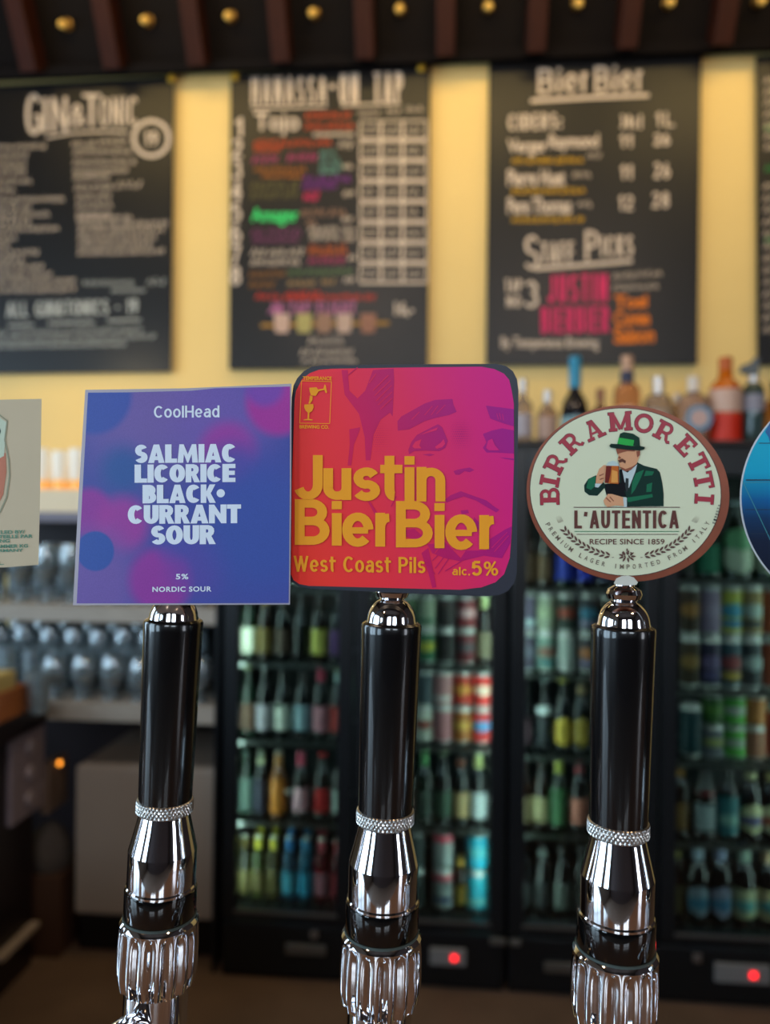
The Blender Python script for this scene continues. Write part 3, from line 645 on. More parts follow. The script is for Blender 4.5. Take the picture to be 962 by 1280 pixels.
text('lettering', '16,-', (493, 377, 517, 397), p2, LF, chalk(CH), b2, 0, 0.03, 1, 'chalk price')
scr('handwriting', b2, p2, [(386, 430, 426, 10), (376, 442, 440, 9), (378, 446, 451, 7)], CH, 2.2, 'small chalk lines at the bottom')
# -- ciders board
b3, p3 = board('black chalkboard with a ciders price list above pink and orange staff picks', [(611, 78), (876, 68), (871, 455), (607, 457)])
gtext('lettering', 'Bier', (672, 86, 738, 118), 4.6, p3, LF, chalk(CH), b3, -0.05, 0.13, 'large chalk heading word')
gtext('lettering', 'Bier', (743, 83, 806, 116), 4.6, p3, LF, chalk(CH), b3, -0.05, 0.13, 'large chalk heading word')
line_part(b3, p3, [(663, 126), (735, 122), (811, 119)], 5, CH, 'thick chalk underline')
gtext('lettering', 'CIDERS:', (635, 143, 702, 163), 3.4, p3, LF, chalk(CH), b3, -0.03, 0.14, 'chalk capitals CIDERS')
gtext('lettering', '30cl', (775, 143, 802, 161), 3.0, p3, LF, chalk(CH), b3, 0, 0.14); gtext('lettering', '1L', (819, 140, 843, 158), 3.0, p3, LF, chalk(CH), b3, 0, 0.3)
for bd, r in (('11', (774, 168, 790, 184)), ('26', (817, 167, 837, 182)), ('11', (775, 206, 790, 224)), ('26', (817, 203, 837, 223)), ('12', (773, 244, 791, 263)), ('28', (815, 240, 836, 260))):
    gtext('lettering', bd, r, 3.2, p3, LF, chalk(CH), b3, 0, 0.16, 'chalk price ' + bd)
text('lettering', 'Verger', (634, 174, 684, 196), p3, LF, chalk(CH), b3, -0.02, 0.025, 0.95, 'chalk cider name'); text('lettering', 'Raymond', (686, 168, 748, 191), p3, LF, chalk(CH), b3, -0.02, 0.025, 0.95, 'chalk cider name')
scr('handwriting', b3, p3, [(734, 754, 194, 8)], CH, 1.8)
text('lettering', 'Pierre Huet', (634, 212, 706, 233), p3, LF, chalk(CH), b3, -0.01, 0.025, 0.95, 'chalk cider name'); scr('handwriting', b3, p3, [(716, 738, 218, 9)], CH, 2)
text('lettering', 'Pere Thomas', (634, 247, 714, 268), p3, LF, chalk(CH), b3, -0.01, 0.025, 0.95, 'chalk cider name'); scr('handwriting', b3, p3, [(722, 738, 255, 9)], CH, 2)
for y, x1 in ((202, 728), (240, 731), (276, 729)):
    scr('handwriting', b3, p3, [(640, x1, y - 1, 8, -0.01)], 'c79a12', 3.2, 'yellow chalk cider style')
gtext('lettering', 'S', (655, 294, 674, 337), 4.6, p3, LF, chalk(CH), b3, 0, 0.03); gtext('lettering', 'TAFF', (676, 303, 717, 329), 3.8, p3, LF, chalk(CH), b3, -0.03, 0.1, 'chalk capitals')
gtext('lettering', 'P', (731, 288, 748, 326), 4.6, p3, LF, chalk(CH), b3, 0, 0.03); gtext('lettering', 'ICKS', (751, 295, 791, 321), 3.8, p3, LF, chalk(CH), b3, -0.03, 0.12, 'chalk capitals')
line_part(b3, p3, [(668, 336), (730, 331), (790, 326)], 5, CH, 'thick chalk underline')
gtext('lettering', 'TAP', (631, 349, 652, 365), 2.6, p3, LF, chalk(CH), b3, 0, 0.12); gtext('lettering', 'NO', (633, 370, 651, 384), 2.6, p3, LF, chalk(CH), b3, 0, 0.14)
gtext('lettering', '3', (655, 351, 673, 385), 5.0, p3, LF, chalk(CH), b3, 0, 0.03, 'chalk numeral three')
gtext('lettering', 'JUSTIN', (684, 344, 759, 379), 4.6, p3, LF, chalk('d8336a'), b3, -0.03, 0.1, 'pink chalk capitals')
gtext('lettering', 'BIERBIER', (676, 384, 761, 417), 4.2, p3, LF, chalk('d8336a'), b3, -0.02, 0.085, 'pink chalk capitals')
scr('handwriting', b3, p3, [(766, 828, 346, 9, -0.08), (766, 822, 360, 8, -0.05)], CH, 1.8)
for bd, r in (('Tosi', (767, 369, 809, 386)), ('Cuvee', (767, 388, 812, 408)), ('Saison', (767, 409, 818, 430))):
    text('lettering', bd, r, p3, LF, chalk('e07a28'), b3, -0.03, 0.04, 0.95, 'orange chalk word')
text('lettering', 'By Temperance Brewing', (626, 421, 748, 439), p3, LF, chalk(CH), b3, 0, 0.02, 1, 'small chalk line')
# -- fourth board, cut by the right edge
b4, p4 = board('black chalkboard menu cut off by the right edge of the picture', [(944, 70), (1195, 60), (1195, 452), (946, 457)])
scr('handwriting', b4, p4, [(956, 1180, 100 + i * 14, 9, -0.01) for i in range(7)], CH, 2.4, 'rows of white handwriting')
scr('handwriting', b4, p4, [(957, 1150, y, 9) for y in (160, 210, 300)], '2f9a4e', 2.6, 'green chalk rows')
scr('handwriting', b4, p4, [(954, 1160, 232 + i * 15, 10) for i in range(13)], CH, 2.4, 'rows of white handwriting')
M_gloss = mat('gold_gloss_spot', 'e8b93a', 0.35, 0.4)  # yellow gloss reflected at the board corners, built as small gold discs
gloss_spots = [(293, 95, 'left corner of the tap list board'), (527, 84, 'right corner of the tap list board'), (214, 97, 'right corner of the gin board')]
for u, v, wh in gloss_spots:
    s_, z_ = bpx(u, v, D_BD - 0.004)
    o = lathe('gloss_spot', [(0.016, 0), (0.016, 0.003), (0.011, 0.008), (0, 0.010)], M_gloss, None, 14)
    o.matrix_world = Matrix.Translation(bg(s_, D_BD, z_)) @ Matrix.Rotation(-A, 4, 'Z') @ Matrix.Rotation(PI / 2, 4, 'X')
    o['label'] = 'painted round yellow reflection at the upper ' + wh; o['category'] = 'screw'

# ------------------------------------------------------------------ fridges
D_F = 2.35
F_BACK = D_WALL - 0.04
ztop = zx(750, 555, D_F)
zdoor0 = zx(350, 1152, D_F)            # bottom of the doors
GRP = {'bottle': 'bottles behind the fridge doors', 'can': 'cans behind the fridge doors'}
def fridge(label, x_l, x_r, x_mid, redled_u=None):
    s0, s1, sm = sx(x_l, 950, D_F), sx(x_r, 950, D_F), sx(x_mid, 950, D_F)
    base = bg((s0 + s1) / 2, D_F, 0)
    t = thing('bottle_fridge', label, 'fridge', base, -A, 'glass door bottle fridges under the spirits shelf')
    c = (s0 + s1) / 2
    def b(*l): return [(x0 - c, x1 - c, y0 - D_F, y1 - D_F, z0, z1) for x0, x1, y0, y1, z0, z1 in l]
    w = 0.016
    for nm, q in (('side_panel', (s0, s0 + w, D_F + 0.03, F_BACK, 0.02, ztop)), ('side_panel', (s1 - w, s1, D_F + 0.03, F_BACK, 0.02, ztop)), ('top_panel', (s0 + w, s1 - w, D_F + 0.03, F_BACK, ztop - 0.05, ztop)),
                  ('floor_panel', (s0 + w, s1 - w, D_F + 0.05, F_BACK, zdoor0 - 0.05, zdoor0)), ('back_panel', (s0 + w, s1 - w, F_BACK - 0.03, F_BACK, 0.02, ztop - 0.05))):
        boxes(nm, b(q), mat('dark_liner', '0b0d0f', 0.7) if nm == 'side_panel' else M_fridge, t)
    boxes('liner', b((s0 + w, s1 - w, F_BACK - 0.045, F_BACK - 0.031, zdoor0, ztop - 0.05)), M_fridge_in, t)
    boxes('plinth', b((s0 + 0.005, s1 - 0.005, D_F + 0.005, D_F + 0.05, 0.02, zdoor0 - 0.012)), M_fridge, t, bev=0.004)
    boxes('kick_rail', b((s0 + 0.005, s1 - 0.005, D_F + 0.02, D_F + 0.06, 0.0, 0.02)), M_fridge, t)
    for xa, xb in ((s0, sm), (sm, s1)):
        fr = 0.045
        z0, z1 = zdoor0, ztop - 0.012
        xa_, xb_ = xa + 0.004, xb - 0.004
        d = boxes('door', b((xa_, xa_ + fr, D_F, D_F + 0.035, z0, z1), (xb_ - fr, xb_, D_F, D_F + 0.035, z0, z1), (xa_ + fr, xb_ - fr, D_F, D_F + 0.035, z1 - 0.08, z1), (xa_ + fr, xb_ - fr, D_F, D_F + 0.035, z0, z0 + 0.03)), M_fridge, t, bev=0.003)
        g = boxes('pane', b((xa_ + fr, xb_ - fr, D_F + 0.012, D_F + 0.016, z0 + 0.03, z1 - 0.08)), M_pane, d)
        h = boxes('sill_strip', b((xa_ + fr - 0.005, xb_ - fr + 0.005, D_F - 0.004, D_F + 0.0, z0 + 0.022, z0 + 0.032)), M_steel, d)
    for xs in (s0 + 0.034, s1 - 0.034):
        tube('light_tube', [(xs - c, 0.041, zdoor0 + 0.04), (xs - c, 0.041, ztop - 0.1)], 0.0042, M_led, t, 8)
    return t, c
def face_box(t, c, name, u0, v0, u1, v1, m, thick=0.012, out=0.0):
    a = bpx(u0, v0, D_F); b_ = bpx(u1, v1, D_F)
    x0, x1 = sorted((a[0] - c, b_[0] - c)); z0, z1 = sorted((a[1], b_[1]))
    return boxes(name, [(x0, x1, 0.005 - thick - out, 0.0049 - out, z0, z1)], m, t, bev=0.002)
XA0, XAM, XA1 = 277, 441, 633
XB0, XBM, XB1 = 636, 825, 1056
fA, cA = fridge('black double door bottle fridge behind the two left beer taps', XA0, XA1, XAM)
fB, cB = fridge('black double door bottle fridge behind the oval tap badge with red lettering', XB0, XB1, XBM)
M_ctrl = mat('grey_control_panel', '8a8d8f', 0.4)
def lab(o, l): o['label'] = l; return o
lab(face_box(fA, cA, 'handle', 357, 1179, 407, 1194, M_steel), 'pale handle strip')
lab(face_box(fA, cA, 'control_panel', 537, 1184, 582, 1207, M_ctrl), 'grey control panel')
lab(face_box(fA, cA, 'display', 564, 1192, 571, 1199, M_redled, 0.004, 0.0125), 'red glowing digit')
lab(face_box(fB, cB, 'handle', 680, 1202, 716, 1216, M_steel), 'pale handle strip')
lab(face_box(fB, cB, 'control_panel', 893, 1203, 962, 1230, M_ctrl), 'grey control panel')
lab(face_box(fB, cB, 'display', 936, 1213, 944, 1221, M_redled, 0.004, 0.0125), 'red glowing digit')
lock_m = mat('lock_chrome', 'a9a9ac', 0.3, 0.9)
face_box(fA, cA, 'lock', 388, 1164, 397, 1173, lock_m, 0.01); face_box(fB, cB, 'lock', 866, 1192, 876, 1203, lock_m, 0.01)
face_box(fA, cA, 'hinge', 612, 1172, 632, 1180, M_steel, 0.016); face_box(fB, cB, 'hinge', 637, 1173, 650, 1181, M_steel, 0.016)

# shelves inside, one per door and level
D_C = D_F + 0.135          # depth of the front row
DOORS = {1: (fA, cA, 281, 437, 'first'), 2: (fA, cA, 446, 628, 'second'), 3: (fB, cB, 641, 821, 'third'), 4: (fB, cB, 830, 1050, 'fourth')}
SHELVES = {1: (736, 830, 928, 1030, 1141), 2: (738, 835, 936, 1040, 1152), 3: (737, 845, 947, 1046, 1160), 4: (727, 866, 955, 1057, 1168)}
shelf_z = {}
for dn, (ft, fc, ul, ur, nm) in DOORS.items():
    um = (ul + ur) / 2
    xm = {1: 350, 2: 570, 3: 700, 4: 900}[dn]
    for k, v in enumerate(SHELVES[dn]):
        z = zx(xm, v, D_F + 0.06); shelf_z[(dn, k)] = z
        if k == 4: z = max(z, zdoor0 + 0.006); shelf_z[(dn, k)] = z
        x0, x1 = sx(ul + 2, 950, D_F + 0.06) - fc, sx(ur - 2, 950, D_F + 0.06) - fc
        lst = [(x0, x1, 0.06, 0.072, z - 0.012, z), (x0, x1, 0.36, 0.372, z - 0.012, z)]
        n = 9
        lst += [(x0 + (x1 - x0) * (i + 0.5) / n - 0.002, x0 + (x1 - x0) * (i + 0.5) / n + 0.002, 0.06, 0.37, z - 0.004, z) for i in range(n)]
        boxes('shelf', lst, M_shelf_wire, ft)

# ---- bottles and cans: unit shapes scaled per piece
def mesh_from(prof, n=20, ang=40):
    vs, fs = lathe_data(prof, n)
    o = obj('tmp', vs, fs, M_black); auto_smooth(o, ang); me = o.data; bpy.data.objects.remove(o); me.materials.clear(); return me
PROF = {
 'longneck': [(0, 0), (0.92, 0), (1.0, 0.012), (1.0, 0.56), (0.93, 0.64), (0.66, 0.73), (0.47, 0.80), (0.42, 0.95), (0.46, 0.953), (0.46, 0.975), (0.42, 0.98), (0, 0.98)],
 'belgian': [(0, 0), (0.92, 0), (1.0, 0.012), (1.0, 0.50), (0.90, 0.58), (0.55, 0.70), (0.40, 0.80), (0.36, 0.95), (0.40, 0.953), (0.40, 0.975), (0.36, 0.98), (0, 0.98)],
 'can': [(0, 0.004), (0.72, 0.0), (0.80, 0.01), (0.98, 0.055), (1.0, 0.075), (1.0, 0.90), (0.97, 0.93), (0.84, 0.975), (0.84, 0.995), (0.78, 1.0), (0.76, 0.985), (0, 0.98)],
}
capm = mesh_from([(0, 0.955), (0.50, 0.955), (0.50, 0.99), (0.42, 1.0), (0, 1.0)], 14)
SH = {k: mesh_from(v) for k, v in PROF.items()}
def band_mesh(r, z0, z1, n=20, oval=False):
    vs, fs = [], []
    if oval:
        # rounded paper label wrapped on the front of the bottle
        na, nz_ = 14, 8
        for j in range(nz_ + 1):
            tz = j / nz_ * 2 - 1; half = math.radians(68) * math.sqrt(max(0.0, 1 - abs(tz) ** 2.4))
            for i in range(na + 1):
                a = -PI / 2 + half * (i / na * 2 - 1)
                vs.append((r * math.cos(a), r * math.sin(a), z0 + (z1 - z0) * j / nz_))
        for j in range(nz_):
            for i in range(na): q = j * (na + 1) + i; fs.append((q, q + 1, q + na + 2, q + na + 1))
    else:
        for z in (z0, z1):
            for i in range(n): a = 2 * PI * i / n; vs.append((r * math.cos(a), r * math.sin(a), z))
        fs = [(i, (i + 1) % n, n + (i + 1) % n, n + i) for i in range(n)]
    me = bpy.data.meshes.new('label'); me.from_pydata(vs, [], fs); me.polygons.foreach_set('use_smooth', [True] * len(me.polygons)); me.update()
    return me
LB = {'main': band_mesh(1.02, 0.10, 0.46), 'oval': band_mesh(1.02, 0.08, 0.50, oval=True), 'neck': band_mesh(0.50, 0.80, 0.90), 'foil': band_mesh(0.50, 0.78, 0.96), 'sleeve': band_mesh(1.02, 0.06, 0.58),
      'shoulder': band_mesh(0.98, 0.50, 0.64, oval=True), 'lower': band_mesh(1.012, 0.09, 0.42), 'upper': band_mesh(1.012, 0.52, 0.88), 'full': band_mesh(1.012, 0.08, 0.90), 'spot': band_mesh(1.03, 0.36, 0.66, oval=True), 'spotb': band_mesh(1.035, 0.18, 0.34, oval=True)}
def inst(name, me, m, parent, sc, zoff=0.0):
    key = (me.name, m.name)
    k2 = ('mesh', key)
    if k2 not in MC:
        c = me.copy(); c.materials.clear(); c.materials.append(m); MC[k2] = c
    o = bpy.data.objects.new(name, MC[k2]); C.objects.link(o); o.parent = parent; o.scale = sc; return o
COLN = {}
def P(c, kind='paper'):
    if kind == 'glass': return mat('bottle_glass_' + c, c, 0.08, coat=0.5)
    if kind == 'clear': return mat('clear_bottle_' + c, c, 0.05, trans=0.55)
    if kind == 'can': return mat('can_metal_' + c, c, 0.28, 0.55)
    return mat('label_' + c, c, 0.5)
NAMEC = {}
def put(dn, lv, u, rpx, hpx, kind, body, parts, desc, idx, row='', stack=0, back=0.0, vtop=None):
    """one bottle or can standing on shelf lv behind door dn, at column u"""
    d = D_C + back
    z = shelf_z[(dn, lv)]
    s_ = sx(u, 900, d); k = d / FPX
    r, h = rpx * k * 0.965, hpx * k * 0.955
    if DOORS[dn][4] == 'first': s_ = max(s_, sx(XA0, 950, D_F) + 0.0185 + r)
    z += 0.0008 + stack * (h + 0.0005)
    nm = 'drink_can' if kind == 'can' else 'beer_bottle'
    lvn = ['top', 'second', 'third', 'fourth', 'bottom'][lv]
    lb = '%s %s, %s from left, %s shelf, %s fridge door' % (desc, 'can' if kind == 'can' else 'bottle', ordn[idx], lvn, DOORS[dn][4])
    if stack: lb = lb.replace(', ', ' stacked on another, ', 1)
    if back: lb = lb.replace(', ', ' in back row, ', 1)
    t = thing(nm, lb, 'can' if kind == 'can' else 'bottle', bg(s_, d, z), -A, GRP['can' if kind == 'can' else 'bottle'])
    sc = (r, r, h)
    if kind == 'can':
        inst('can_body', SH['can'], P('c8ccca', 'can'), t, sc)
        for pn, c in parts: inst('printed_sleeve' if pn == 'full' else 'printed_band', LB[pn], P(c, 'can2'), t, sc)
    else:
        gk = 'clear' if body.startswith('!') else 'glass'
        inst('glass_body', SH[kind], P(body.strip('!'), gk), t, sc)
        for pn, c in parts:
            if pn == 'cap': inst('cap', capm, P(c, 'can'), t, sc)
            elif pn == 'foil' or pn == 'neck': inst('neck_label', LB[pn], P(c), t, sc)
            else: inst('paper_label', LB[pn], P(c), t, sc)
    return t
BR, GRN, BK = '1c0f0a', '0c1f14', '0a0c10'
LN = 'longneck'
R_ = 10.6
def rowof(dn, lv, items, h, r=R_, stacks=1, back=0.0):
    for i, it in enumerate(items):
        u, kind, body, parts, desc = it[:5]
        rr = it[5] if len(it) > 5 else r; hh = it[6] if len(it) > 6 else h
        put(dn, lv, u, rr, hh, kind, body, parts, desc, i, back=back)
# door 1
rowof(1, 1, [(307, LN, GRN, [('main', 'd8dcc8'), ('cap', 'b9c4b4')], 'dark green white labelled'), (330, LN, BR, [('main', '6b5a2a'), ('neck', 'd8a246'), ('cap', 'd8a246')], 'brown gold necked'),
             (353, LN, BK, [('main', '4a3b30'), ('cap', '777d7c')], 'black brown labelled'), (375, 'belgian', BK, [('cap', '222222')], 'plain black'),
             (398, LN, BR, [('main', 'c9c860'), ('cap', '9aa49e')], 'brown yellow labelled'), (421, LN, BK, [('main', '6a3f7e'), ('cap', '808890')], 'black purple labelled')], 92)
rowof(1, 2, [(307, LN, GRN, [('main', '5a4030'), ('cap', '98a070')], 'green brown labelled'), (330, LN, BK, [('main', '9a96a0'), ('cap', 'a8b0b0')], 'black grey labelled'),
             (354, LN, BK, [('main', 'b8beb4'), ('cap', '3a4448')], 'black pale labelled'), (378, LN, BK, [('main', '8fb0bc'), ('cap', '30383c')], 'black pale blue labelled'),
             (401, LN, BK, [('main', 'c98a98'), ('foil', 'b8405a'), ('cap', 'c03a58')], 'black pink labelled red necked'), (423, LN, BK, [('main', 'c84440'), ('foil', 'a8c4c4'), ('cap', 'b8a83a')], 'black red labelled yellow capped')], 92)
rowof(1, 3, [(305, LN, GRN, [('sleeve', '4d625a'), ('cap', '55655e')], 'grey green labelled'), (327, LN, BK, [('sleeve', '232438'), ('neck', 'a9b08c'), ('cap', '8f9a88')], 'dark blue sleeved'),
             (349, LN, '7a4414', [('sleeve', 'c77a22'), ('foil', 'b98044'), ('cap', 'b8b8b0')], 'orange sleeved'), (377, LN, BK, [('main', 'd8a8b4'), ('foil', 'c8506a'), ('cap', 'd0607a')], 'black pink labelled pink necked'),
             (404, LN, BK, [('main', 'c8262a'), ('cap', 'd03038')], 'black red labelled red capped'), (425, LN, BK, [('main', 'c4d0ca'), ('cap', '444c50')], 'black white labelled')], 84, 10)
alc = [(306, '2a2a1c', '5e5020', 'dark amber'), (325, '!5a6a3a', 'cfc43a', 'green yellow necked'), (344, '!6a6434', 'd8c83c', 'clear yellow necked'), (364, '!2f6a90', '2a7fc0', 'clear blue necked'),
       (384, '!2f88b0', '2a90c4', 'clear blue filled'), (404, '!a02838', 'c8485a', 'clear red pale capped'), (424, '!a82a36', 'c8505e', 'clear red pink necked')]
rowof(1, 4, [(u, LN, b_, [('foil', f), ('cap', 'dfe4dc')] + ([('main', {'2a7fc0': '4aa0b8', '2a90c4': '30a0c8', 'c8485a': 'b87888', 'c8505e': 'a83a48'}.get(f, '6a6038'))]), dsc) for u, b_, f, dsc in alc], 82, 9.3)
rowof(1, 4, [(u + 2, LN, b_, [('foil', f), ('cap', 'b4bcb8')], dsc) for u, b_, f, dsc in alc[1:]], 82, 9.2, back=0.09)
# door 2
def cans(dn, lv, lst, h, r, n=2):
    for i, (u, lo, hi, desc) in enumerate(lst):
        for k in range(n):
            put(dn, lv, u, r, h, 'can', '', lo if k == 0 else hi, desc, i, stack=k)
F = lambda c: [('full', c)]
cans(2, 1, [(458, F('2c3c38'), F('3c4a44'), 'grey green'), (483, F('402024'), F('5c2a2c'), 'dark red'), (508, F('27463c'), F('4a6a4a'), 'dark green'), (532, [('full', '2f6a4c'), ('spot', 'b8b43a')], [('full', '9aa890'), ('spotb', '2f6a4c')], 'green and cream'), (556, F('1c1618'), F('2a2224'), 'black'),
            (581, [('full', '70262c'), ('spot', '4a4a50')], [('full', '7c2a30'), ('spot', 'c49a9c')], 'dark red grey badged')], 44, 12)
put(2, 1, 604, 10.6, 92, LN, BR, [('main', '6f6650'), ('foil', 'b9c88a'), ('cap', 'c8d0c0')], 'brown beige labelled', 6)
cans(2, 2, [(455, F('355048'), F('60a090'), 'green'), (479, F('7c7c4c'), F('a8a860'), 'olive'), (504, F('c6ccb8'), F('b4ac3c'), 'white and yellow'), (529, [('full', 'b8c0b4'), ('spot', '8a4a40')], [('full', '3e4c54')], 'pale grey'), (553, [('full', 'b4777c')], [('full', 'c0898a'), ('spotb', 'd8d8d4')], 'pink'),
            (577, [('full', 'a8642c'), ('spot', 'c89a4a')], [('full', 'b83428'), ('spot', 'd0903c')], 'orange and red'), (602, [('full', 'c03436'), ('spot', '4a90c0')], [('full', 'd03430'), ('spot', 'e0c4b0')], 'bright red')], 46, 12.2)
rowof(2, 3, [(463, LN, BK, [('main', '3c4c44'), ('cap', '505850')], 'black grey labelled'), (486, LN, GRN, [('main', '4c3430'), ('cap', '505850')], 'green brown labelled'), (509, LN, BK, [('main', '5c3c38'), ('cap', '404848')], 'black dull red labelled'), (531, LN, GRN, [('main', '33443c'), ('foil', '4a8a54'), ('cap', '6fa070')], 'green tall necked'),
             (554, LN, BK, [('main', '34503f'), ('cap', '8aa080')], 'black green labelled'), (576, LN, BK, [('main', 'a08a60'), ('neck', '7a3c24'), ('cap', '2c2c2c')], 'black tan labelled'), (598, LN, BK, [('main', 'a4aeb0'), ('foil', 'b0b878'), ('cap', 'b0b8a0')], 'black silver labelled')], 92, 10.8)
cans(2, 4, [(466, F('2c3438'), F('2c3438'), 'dark grey'), (494, F('402c2c'), F('303a3c'), 'dull brown'), (520, F('2c3a3c'), F('2c3a3c'), 'dull teal')], 49, 12)
cans(2, 4, [(555, [('full', '9aa4a4'), ('upper', '9aa4a4'), ('spotb', '34406a')], [('full', '9aa4a4')], 'silver with red top')], 50, 12.4)
for k in range(2):
    put(2, 4, 597, 12.6, 50, 'can', '', [('full', '1e9ab0'), ('spotb', '7ab8b4')] if k == 0 else [('full', '1aa0bc'), ('spot', '58b0b8')], 'bright cyan', 5, stack=k)
put(2, 4, 577, 8.6, 66, LN, BR, [('main', '7a6420'), ('foil', 'a8842a'), ('cap', '8a7a3a')], 'slim yellow labelled', 4)
# red bands round the silver cans
for o in [o for o in C.objects if o.get('label', '').startswith('silver with red top')]:
    c0 = o.children[0]
    inst('printed_band', band_mesh(1.02, 0.74, 0.90), P('e0405a', 'can2'), o, c0.scale)
# door 3
rowof(3, 0, [(655, LN, BR, [('main', '3a2a1c')], 'brown'), (679, 'belgian', BR, [('main', '4a341e'), ('cap', '6a5028')], 'amber brown labelled'), (704, LN, GRN, [('main', '1a2f9a'), ('foil', '2f8a4e'), ('cap', '3a9a5a')], 'green blue labelled'), (728, LN, BK, [('main', '2030b0'), ('cap', '4a5ac0')], 'black bright blue labelled'),
             (753, LN, BK, [('main', '4c4c70')], 'black mauve labelled'), (778, LN, BK, [('main', '3a3430')], 'black dull labelled'), (802, LN, GRN, [('main', '2c4034')], 'green dull labelled')], 92, 11)
cans(3, 1, [(657, [('full', '4a4658'), ('spot', '6a6a78')], [('full', '5c546c'), ('spotb', 'b0c4c8')], 'mauve grey'), (682, [('full', '6e8a80'), ('spot', '80584c'), ('spotb', '2a6a70')], [('full', '8a9480'), ('spot', '9ca888')], 'pale green'),
            (707, [('full', 'a0a8a4'), ('spot', '9aa6a0')], [('full', '2c3a34'), ('spot', '903824')], 'white and green'), (733, [('full', '34343c'), ('spot', 'b07044'), ('spotb', '8078a0')], [('full', '2a3038'), ('spot', '3c7a98'), ('spotb', '8a809c')], 'dark blue badged'),
            (760, F('34302c'), F('4a4a40'), 'dull olive'), (785, F('5c3a4c'), F('303844'), 'plum'), (811, F('303c34'), F('46504a'), 'moss grey')], 50, 11.9)
rowof(3, 2, [(655, LN, BK, [('main', '3a2830')], 'black plum labelled'), (680, 'belgian', BK, [('shoulder', 'c8d4d4'), ('main', '1c2228'), ('cap', '7a8a8a')], 'black white shouldered'), (703, LN, BK, [('oval', 'c8ac42'), ('cap', 'b8b04a')], 'black yellow labelled'), (726, LN, BK, [('oval', '9a8430'), ('neck', '8a7450'), ('cap', '6a6450')], 'black dull yellow labelled'),
             (750, LN, BR, [('oval', '9a8430')], 'brown yellow labelled'), (774, LN, BR, [('main', '5c4c38')], 'brown beige labelled'), (798, LN, BR, [('main', '404438')], 'brown olive labelled')], 92, 11)
rowof(3, 3, [(656, LN, BR, [('main', '5a5038'), ('cap', '444444')], 'brown tan labelled'), (677, LN, BR, [('main', '8a8460'), ('cap', '4a5a4c')], 'brown cream labelled'), (699, LN, GRN, [('sleeve', '3a6a44'), ('foil', 'a0a850'), ('cap', 'a8b070')], 'green sleeved'), (724, LN, BK, [('main', 'c47a68'), ('neck', '9a3a40'), ('cap', 'd04048')], 'black coral labelled red capped'),
             (748, LN, BK, [('main', '5c4040')], 'black rust labelled'), (772, LN, BK, [('main', '3c4c4c')], 'black slate labelled'), (797, LN, GRN, [('main', '30483c')], 'green moss labelled')], 88, 10.6)
rowof(3, 4, [(656, LN, BK, [('main', '1e2224')], 'black dim labelled'), (680, LN, BK, [('neck', '66706c'), ('main', '24282a')], 'black grey necked'), (705, LN, BK, [('main', '626a66'), ('cap', '3a4040')], 'black grey labelled'), (729, LN, BK, [('main', '24282a')], 'black plain'), (753, LN, BK, [('main', '3a3430')], 'black brown labelled'), (777, LN, BK, [('main', '2a3430')], 'black green labelled'), (800, LN, BK, [('main', '34343a')], 'black slate labelled')], 88, 11)
# door 4
rowof(4, 0, [(852, LN, BK, [('main', '1c2a24')], 'black dim labelled'), (883, LN, GRN, [('main', '1f7a5a'), ('neck', 'a07050'), ('cap', '2a6a50')], 'green bright green labelled', 15, 96), (918, 'belgian', GRN, [('oval', 'b9c8b0'), ('spot', '5fa070'), ('cap', '9aa8a4')], 'green round white labelled', 18, 100),
             (955, 'belgian', GRN, [('oval', 'a8b49c'), ('cap', '708078')], 'green pale labelled', 15.5, 100), (987, LN, BK, [('main', '50443c')], 'black brown labelled', 14, 96)], 96, 13)
cans(4, 1, [(860, [('full', '3a2c1c'), ('spot', '8a6a34')], [('full', '3a2a1c'), ('spot', '9a6c34')], 'brown and gold'), (886, [('full', '34304a'), ('spot', '6c5c84'), ('spotb', '504a78')], [('full', '8a7a94'), ('spot', '9a8aa4')], 'lilac'),
            (911.5, [('full', '2c4c58'), ('spot', '8a3c40'), ('spotb', 'b89a3c')], [('full', 'a8aa3c'), ('spot', '2a88a4'), ('spotb', '3080a8')], 'yellow and blue'), (937, [('full', '2a3438'), ('spot', '8f9e9c')], [('full', '8e7a4a'), ('spot', '98a8a4'), ('spotb', '30383c')], 'grey and tan'),
            (963, F('a04a2a'), F('a8502a'), 'rust orange'), (991, F('505850'), F('6a5a3c'), 'olive grey')], 65, 12.6)
put(4, 2, 863, 13.5, 66, 'can', '', [('full', '0f3a42')], 'dark teal', 0)
cans(4, 2, [(890, [('full', '6a7078'), ('spot', '8f9a5a')], [('full', '2f5a24'), ('spot', '4a7a2c')], 'green and grey'), (917, [('full', '4aa83a'), ('spot', '9aa49a')], [('full', '4aa83a'), ('spot', 'a4aca4')], 'bright green'), (942, F('9a6448'), F('a86a2a'), 'copper')], 40, 13.2)
put(4, 2, 971, 14, 66, 'can', '', [('full', 'b83e2a')], 'bright red tall', 4)
rowof(4, 3, [(850, LN, BR, [('main', '7a5a2a'), ('neck', 'b8842a'), ('cap', 'b0802a')], 'brown gold labelled', 10), (881, LN, BK, [('main', '90a4a8'), ('shoulder', '7c2a30'), ('cap', '555c60')], 'black red and grey labelled'), (909, LN, BK, [('sleeve', '1f7078'), ('spotb', '7aa8a0'), ('cap', '5a6468')], 'black teal labelled'), (938, LN, BK, [('oval', 'c6c898'), ('spotb', '5a5a80'), ('neck', 'c0c090'), ('cap', 'd0cc8c')], 'black blue printed cream labelled'),
             (964, LN, BK, [('oval', 'c4c0a0'), ('spotb', 'b05040'), ('neck', 'c8b880')], 'black red printed cream labelled'), (993, LN, BK, [('oval', 'b0a888')], 'black beige oval labelled')], 92, 12.8)
